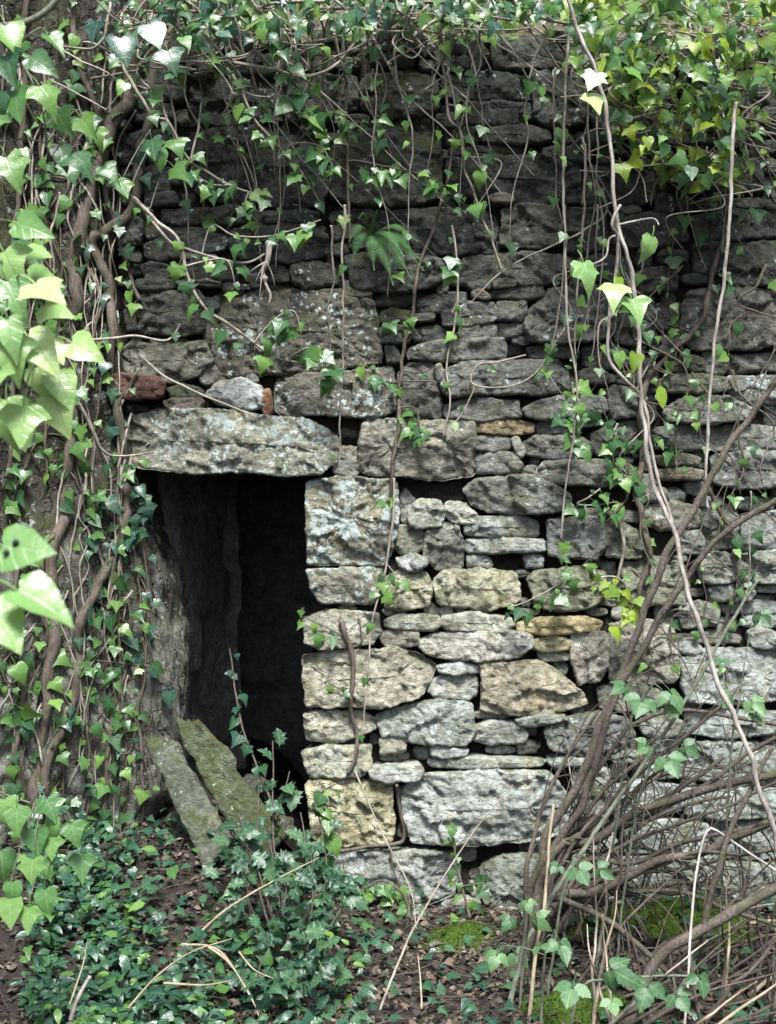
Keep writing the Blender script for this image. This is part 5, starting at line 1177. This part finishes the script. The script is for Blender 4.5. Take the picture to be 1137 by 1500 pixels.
cane('bramble shoot low among the canes near the litter', [(790,1450,1.3),(800,1400,1.32),(810,1370,1.35)], 4, 2.5, 'green_cane', [(812,1362,1.36,.075,tp(.2)), (800,1375,1.36,.06,tp(-.6)), (735,1385,1.3,.06,tp(-.4))])
cane('bramble shoot with leaves held before the right blocks', [(900,1300,.9),(930,1200,1.),(950,1130,1.05),(960,1090,1.08)], 4, 2.5, 'green_cane', [(955,1085,1.1,.085,tp(-.5,-.2)), (970,1095,1.1,.09,tp(.2)), (990,1085,1.1,.09,tp(.8))])
cane('bramble shoot with leaves before the pinkish block', [(880,1200,.8),(920,1080,.9),(945,1020,.95),(960,1000,.98)], 4, 2.5, 'green_cane', [(925,1000,.98,.085,tp(-.5,-.1)), (945,1010,1.,.085,tp(-.3)), (970,1000,1.,.085,tp(.4)), (975,1020,1.,.08,tp(.2))])
cane('bramble shoot arching at the far right among bare canes', [(1050,1250,.9),(1070,1120,.95),(1080,1040,1.),(1085,1010,1.)], 4, 2.5, 'green_cane', [(1075,1010,1.,.08,tp(-.5)), (1090,1015,1.02,.085,tp(.4)), (1098,1035,1.02,.085,tp(.3)), (1105,890,.9,.08,tp(.3)), (1060,960,.95,.08,tp(-.4,-.2))])
cane('sprawling bramble with broad leaves over the bottom litter', [(830,1500,1.5),(850,1450,1.52),(900,1435,1.52),(960,1430,1.5),(1020,1430,1.5)], 4, 2.5, 'green_cane', [(845,1425,1.58,.10,tp(-.3)), (872,1408,1.55,.095,tp(.7,-.2)), (955,1418,1.52,.09,tp(-.4,-.8)), (980,1442,1.5,.07,tp(.4)), (1018,1412,1.5,.10,tp(.2,-.9)), (892,1452,1.6,.08,tp(.1))])
cane('sparse bramble shoot at the foot of the base block', [(740,1440,.9),(735,1400,.95),(730,1385,1.)], 3, 2, 'green_cane', [(728,1378,1.02,.07,tp(-.3)), (745,1385,1.02,.06,tp(.6))])
for k in range(86):                                        # bare sprawling canes
    x0 = rv.uniform(820, 1190); f = rv.uniform(.5, 1.5); g = gpt(x0, f); y0 = 750 - (g.z - CAMZ) / (PX * (CAMD - f) / CAMD)
    an = rv.choice([rv.uniform(-.1, .9), rv.uniform(.2, .7), rv.uniform(1.2, 1.9)]); ln = rv.uniform(110, 330); sg = rv.uniform(-.35, .45); dx, h = math.cos(an) * ln, math.sin(an) * ln + 8
    L = [(x0, y0, f)] + [(x0 + dx * t + rv.gauss(0, 3), y0 - h * t - sg * ln * t * (1 - t), f + rv.gauss(0, .03)) for t in (.25, .5, .75, 1.)]
    bk = rv.choice(['twig', 'hazel', 'vine', 'twig', 'twig', 'hazel', 'hazel', 'straw']); w0 = rv.uniform(2.5, 7)
    lb = f"{'thin' if w0 < 4 else 'sturdy'} {BK[bk]} bare cane " + ('lying low' if h < 70 else 'standing upright' if abs(dx) < h * .4 else 'leaning over') + where(x0, [(900, ' beside the bare shrub'), (1000, ' below the fallen branch'), (1090, ' under the forked limb'), (9999, ' beyond the forked limb')]) + (' near the wall' if f < .8 else ' amid the thicket' if f < 1.15 else ' before the thicket')
    cane(lb, L, w0, 1.2, bk, (), 'bare canes in the right thicket', 'bare_cane', 'cane', wig=1.5)
# dry stalks on the ground
DS = [[(288,1372,1.0),(334,1330,.95),(400,1291,.9),(468,1256,.85)], [(556,1480,1.3),(589,1397,1.2),(617,1340,1.1),(667,1259,1.),(702,1207,.95),(752,1150,.9)],
 [(270,1385,1.25),(305,1386,1.27),(330,1400,1.28),(355,1440,1.3),(376,1478,1.32)], [(305,1387,1.27),(335,1410,1.29),(362,1450,1.3),(380,1490,1.32)], [(187,1478,1.4),(230,1430,1.38),(280,1395,1.35),(340,1375,1.33)],
 [(240,1440,1.35),(300,1443,1.36),(340,1436,1.36)], [(350,1394,1.2),(372,1420,1.22),(400,1433,1.24)], [(618,1478,1.2),(616,1440,1.15),(612,1400,1.1)],
 [(520,1130,.1),(560,1220,.2),(600,1300,.4),(610,1360,.7)], [(100,1478,1.5),(120,1420,1.45),(128,1380,1.4)], [(454,1270,.4),(456,1210,.3),(452,1150,.25)]]
DSL = ['dry pale stalk slanting in front of the holly bush', 'long dry stalk leaning across the large pale base block', 'dry stalk bent over the front litter by the holly foot', 'dry stalk lying against the bent one by the holly foot', 'dry stalk lying over the ground cover before the buttress', 'short dry stalk lying level on the litter', 'small dry stalk curled at the holly foot', 'thin runner hanging from the base courses to the litter', 'short dry stalk standing in the front ground cover', 'dry upright stalk at the doorway edge']
for lb, L in zip(DSL, DS): cane(lb, L, rv.uniform(2.2, 3.6), 1.2, rv.choice(['straw', 'straw', 'vine']), (), 'dry stalks on the litter', 'dry_stalk', 'stalk', foot=False, wig=.6)
wst = cane('short weathered grey stick standing at the front of the litter', [(104,1495,1.6),(115,1465,1.6),(131,1430,1.6)], 5.5, 3.5, 'pale', (), None, 'stick', 'stick', False)

# ---- forest floor
def scatter(n, x0, x1, y0, y1): 
    for _ in range(n): yield rv.uniform(x0, x1), rv.uniform(y0, y1)
li = Stuff()
for x, y in scatter(9500, -1.6, 1.9, -1.9, -.03):
    a = rv.random() * 6.28; li.leaf(rv.choice(['dead', 'dead', 'oval', 'heart']), (x, y, gz(x, y) + rv.uniform(.002, .03)), (math.cos(a), math.sin(a), rv.gauss(0, .25)), (rv.gauss(0, .55), rv.gauss(-.2, .55), 1), rv.uniform(.010, .038))
tag(li.build('leaf_litter', 'dead'), 'brown leaf litter covering the ground before the wall', 'leaf litter')
T = Tubes()
for x, y in scatter(1100, -1.5, 1.9, -1.8, -.05):
    a = rv.random() * 6.28; ln = rv.uniform(.05, .22); z = gz(x, y) + .015; d = Vector((math.cos(a), math.sin(a), rv.gauss(0, .12))) * ln
    T.add([(x, y, z), Vector((x, y, z)) + d * .5 + Vector((0, 0, .012)), Vector((x, y, z)) + d], rv.uniform(.0012, .0035), .001, 4, 1, step=.04)
to = T.build('twig_litter', 'twig'); to['kind'] = 'stuff'; tag(to, 'fallen twigs strewn over the leaf litter', 'twigs')
gi = Stuff(); gd = Stuff()
for k in range(4200):
    px = rv.uniform(40, 560); f = rv.uniform(.12, 1.7); p = at(px, 750, f); x = p.x; y = -f
    if x > -.15 - .2 * rv.random() - .2 * f * .5 and rv.random() < .8: continue
    if mnoise.noise(Vector((x * 3.2, y * 3.2, 2))) < -.18: continue
    if ((x + .72) / .32) ** 2 + ((y + .5) / .34) ** 2 < 1 and rv.random() < .88: continue      # bare soil below the slabs
    z = gz(x, y) + abs(rv.gauss(.05, .075)); (gi if rv.random() < .22 else gd).leaf(rv.choice(['oval', 'oval', 'ivyL', 'oval', 'heart', 'holly']), (x, y, z), (rv.gauss(0, 1), rv.gauss(-.4, .7), rv.gauss(.0, .4)), (rv.gauss(0, .4), -.55, 1), rv.uniform(.026, .062))
for k in range(520):
    x = rv.uniform(-1.4, 1.7); y = rv.uniform(-1.7, -.1); gd.leaf(rv.choice(['ivy5', 'ivy3', 'heart']), (x, y, gz(x, y) + rv.uniform(.01, .07)), (rv.gauss(0, 1), rv.gauss(-.4, .7), rv.gauss(0, .3)), (rv.gauss(0, .3), -.4, 1), rv.uniform(.03, .055))
tag(gi.build('ground_ivy', 'ivy'), 'fresh green ground cover of small leaves before the buttress', 'ground cover')
tag(gd.build('dark_ground_cover', 'ivy_dark'), 'dark glossy ground cover creeping through the litter', 'ground cover')
# ivy and small ferns at the foot of the base blocks
vine('ivy_vine', 'low ivy rooted at the foot of the pale base blocks', 'ivy', [(600,1345,.2),(590,1310,.15),(560,1290,.15),(530,1300,.18),(505,1280,.15)], 4, 3, leaves=26, size=.06, mat='ivy', wig=1.)
vine('ivy_vine', 'low ivy climbing between the two base blocks', 'ivy', [(690,1345,.25),(680,1310,.2),(670,1270,.15),(660,1200,.12)], 4, 3, leaves=18, size=.055, mat='ivy', wig=1., shoots=[([(710,1290,.15),(700,1270,.15)],6)])
vine('ivy_vine', 'stout brown root crossing the joint between the yellow and pale base blocks', 'ivy', [(474,1240),(500,1246),(540,1240),(580,1236),(592,1226),(586,1180),(582,1150)], 6, 5, 'ivybark', lift=.015, leaves=0, shoots=[([(575,1270),(588,1310),(590,1340)],0)])
vine('ivy_vine', 'small ivy plant inside the dark doorway', 'ivy', [(410,1200,-.1),(360,1080,-.2),(345,1010,-.3),(336,950,-.4)], 4, 2.5, leaves=14, size=.05, mat='ivy_dark')
vine('ivy_vine', 'ivy tuft beside the doorway edge above the yellow block', 'ivy', [(478,1240,.12),(480,1200,.12),(470,1165,.12),(490,1150,.12)], 3.5, 2.5, leaves=16, size=.055, mat='ivy')
# moss cushions
def moss(px, f, w_, d_, h_, label):
    c = gpt(px, f); V = []; F = []; n_ = 26
    for j in range(n_ + 1):
        for i in range(n_ + 1):
            u, v = i / n_ * 2 - 1, j / n_ * 2 - 1; x = c.x + u * w_; y = c.y + v * d_; r2 = u * u + v * v
            V.append((x, y, gz(x, y) - .02 + h_ * max(0, 1 - r2 * (1 + .6 * mnoise.noise(Vector((u * 2, v * 2, px))))) ** .6 + .012 * fr(Vector((x * 30, y * 30, 0)), 3)))
    for j in range(n_):
        for i in range(n_): a = j * (n_ + 1) + i; F.append((a, a + 1, a + n_ + 2, a + n_ + 1))
    for k in range(2600):                                  # moss shoots
        v = V[rv.randrange((n_ + 1) ** 2)]
        if v[2] < gz(v[0], v[1]) + .0: continue
        x = v[0] + rv.uniform(-.5, .5) * w_ / n_ * 2; y = v[1] + rv.uniform(-.5, .5) * d_ / n_ * 2; b = len(V); a = rv.random() * 6.28; s = rv.uniform(.004, .010)
        V += [(x + math.cos(a) * s * .4, y + math.sin(a) * s * .4, v[2] - .002), (x - math.cos(a) * s * .4, y - math.sin(a) * s * .4, v[2] - .002), (x + rv.gauss(0, s * .5), y + rv.gauss(0, s * .5), v[2] + s)]; F.append((b, b + 1, b + 2))
    o = link('moss_cushion', mesh('moss_cushion', V, F), M['moss'], None, False); o['kind'] = 'stuff'
    tag(o, label, 'moss')
moss(668, .42, .17, .14, .07, 'bright moss cushion below the large pale base block')
moss(905, .55, .22, .16, .07, 'moss cushion under the bare shrub')
moss(1010, .6, .25, .2, .08, 'moss cushion behind the fallen branch')
moss(850, 1.15, .2, .14, .08, 'moss cushion in the front litter below the canes')
moss(440, .75, .12, .12, .07, 'moss cushion at the foot of the holly')
print('leaf objects', NLEAF, 'objects', len(bpy.data.objects))
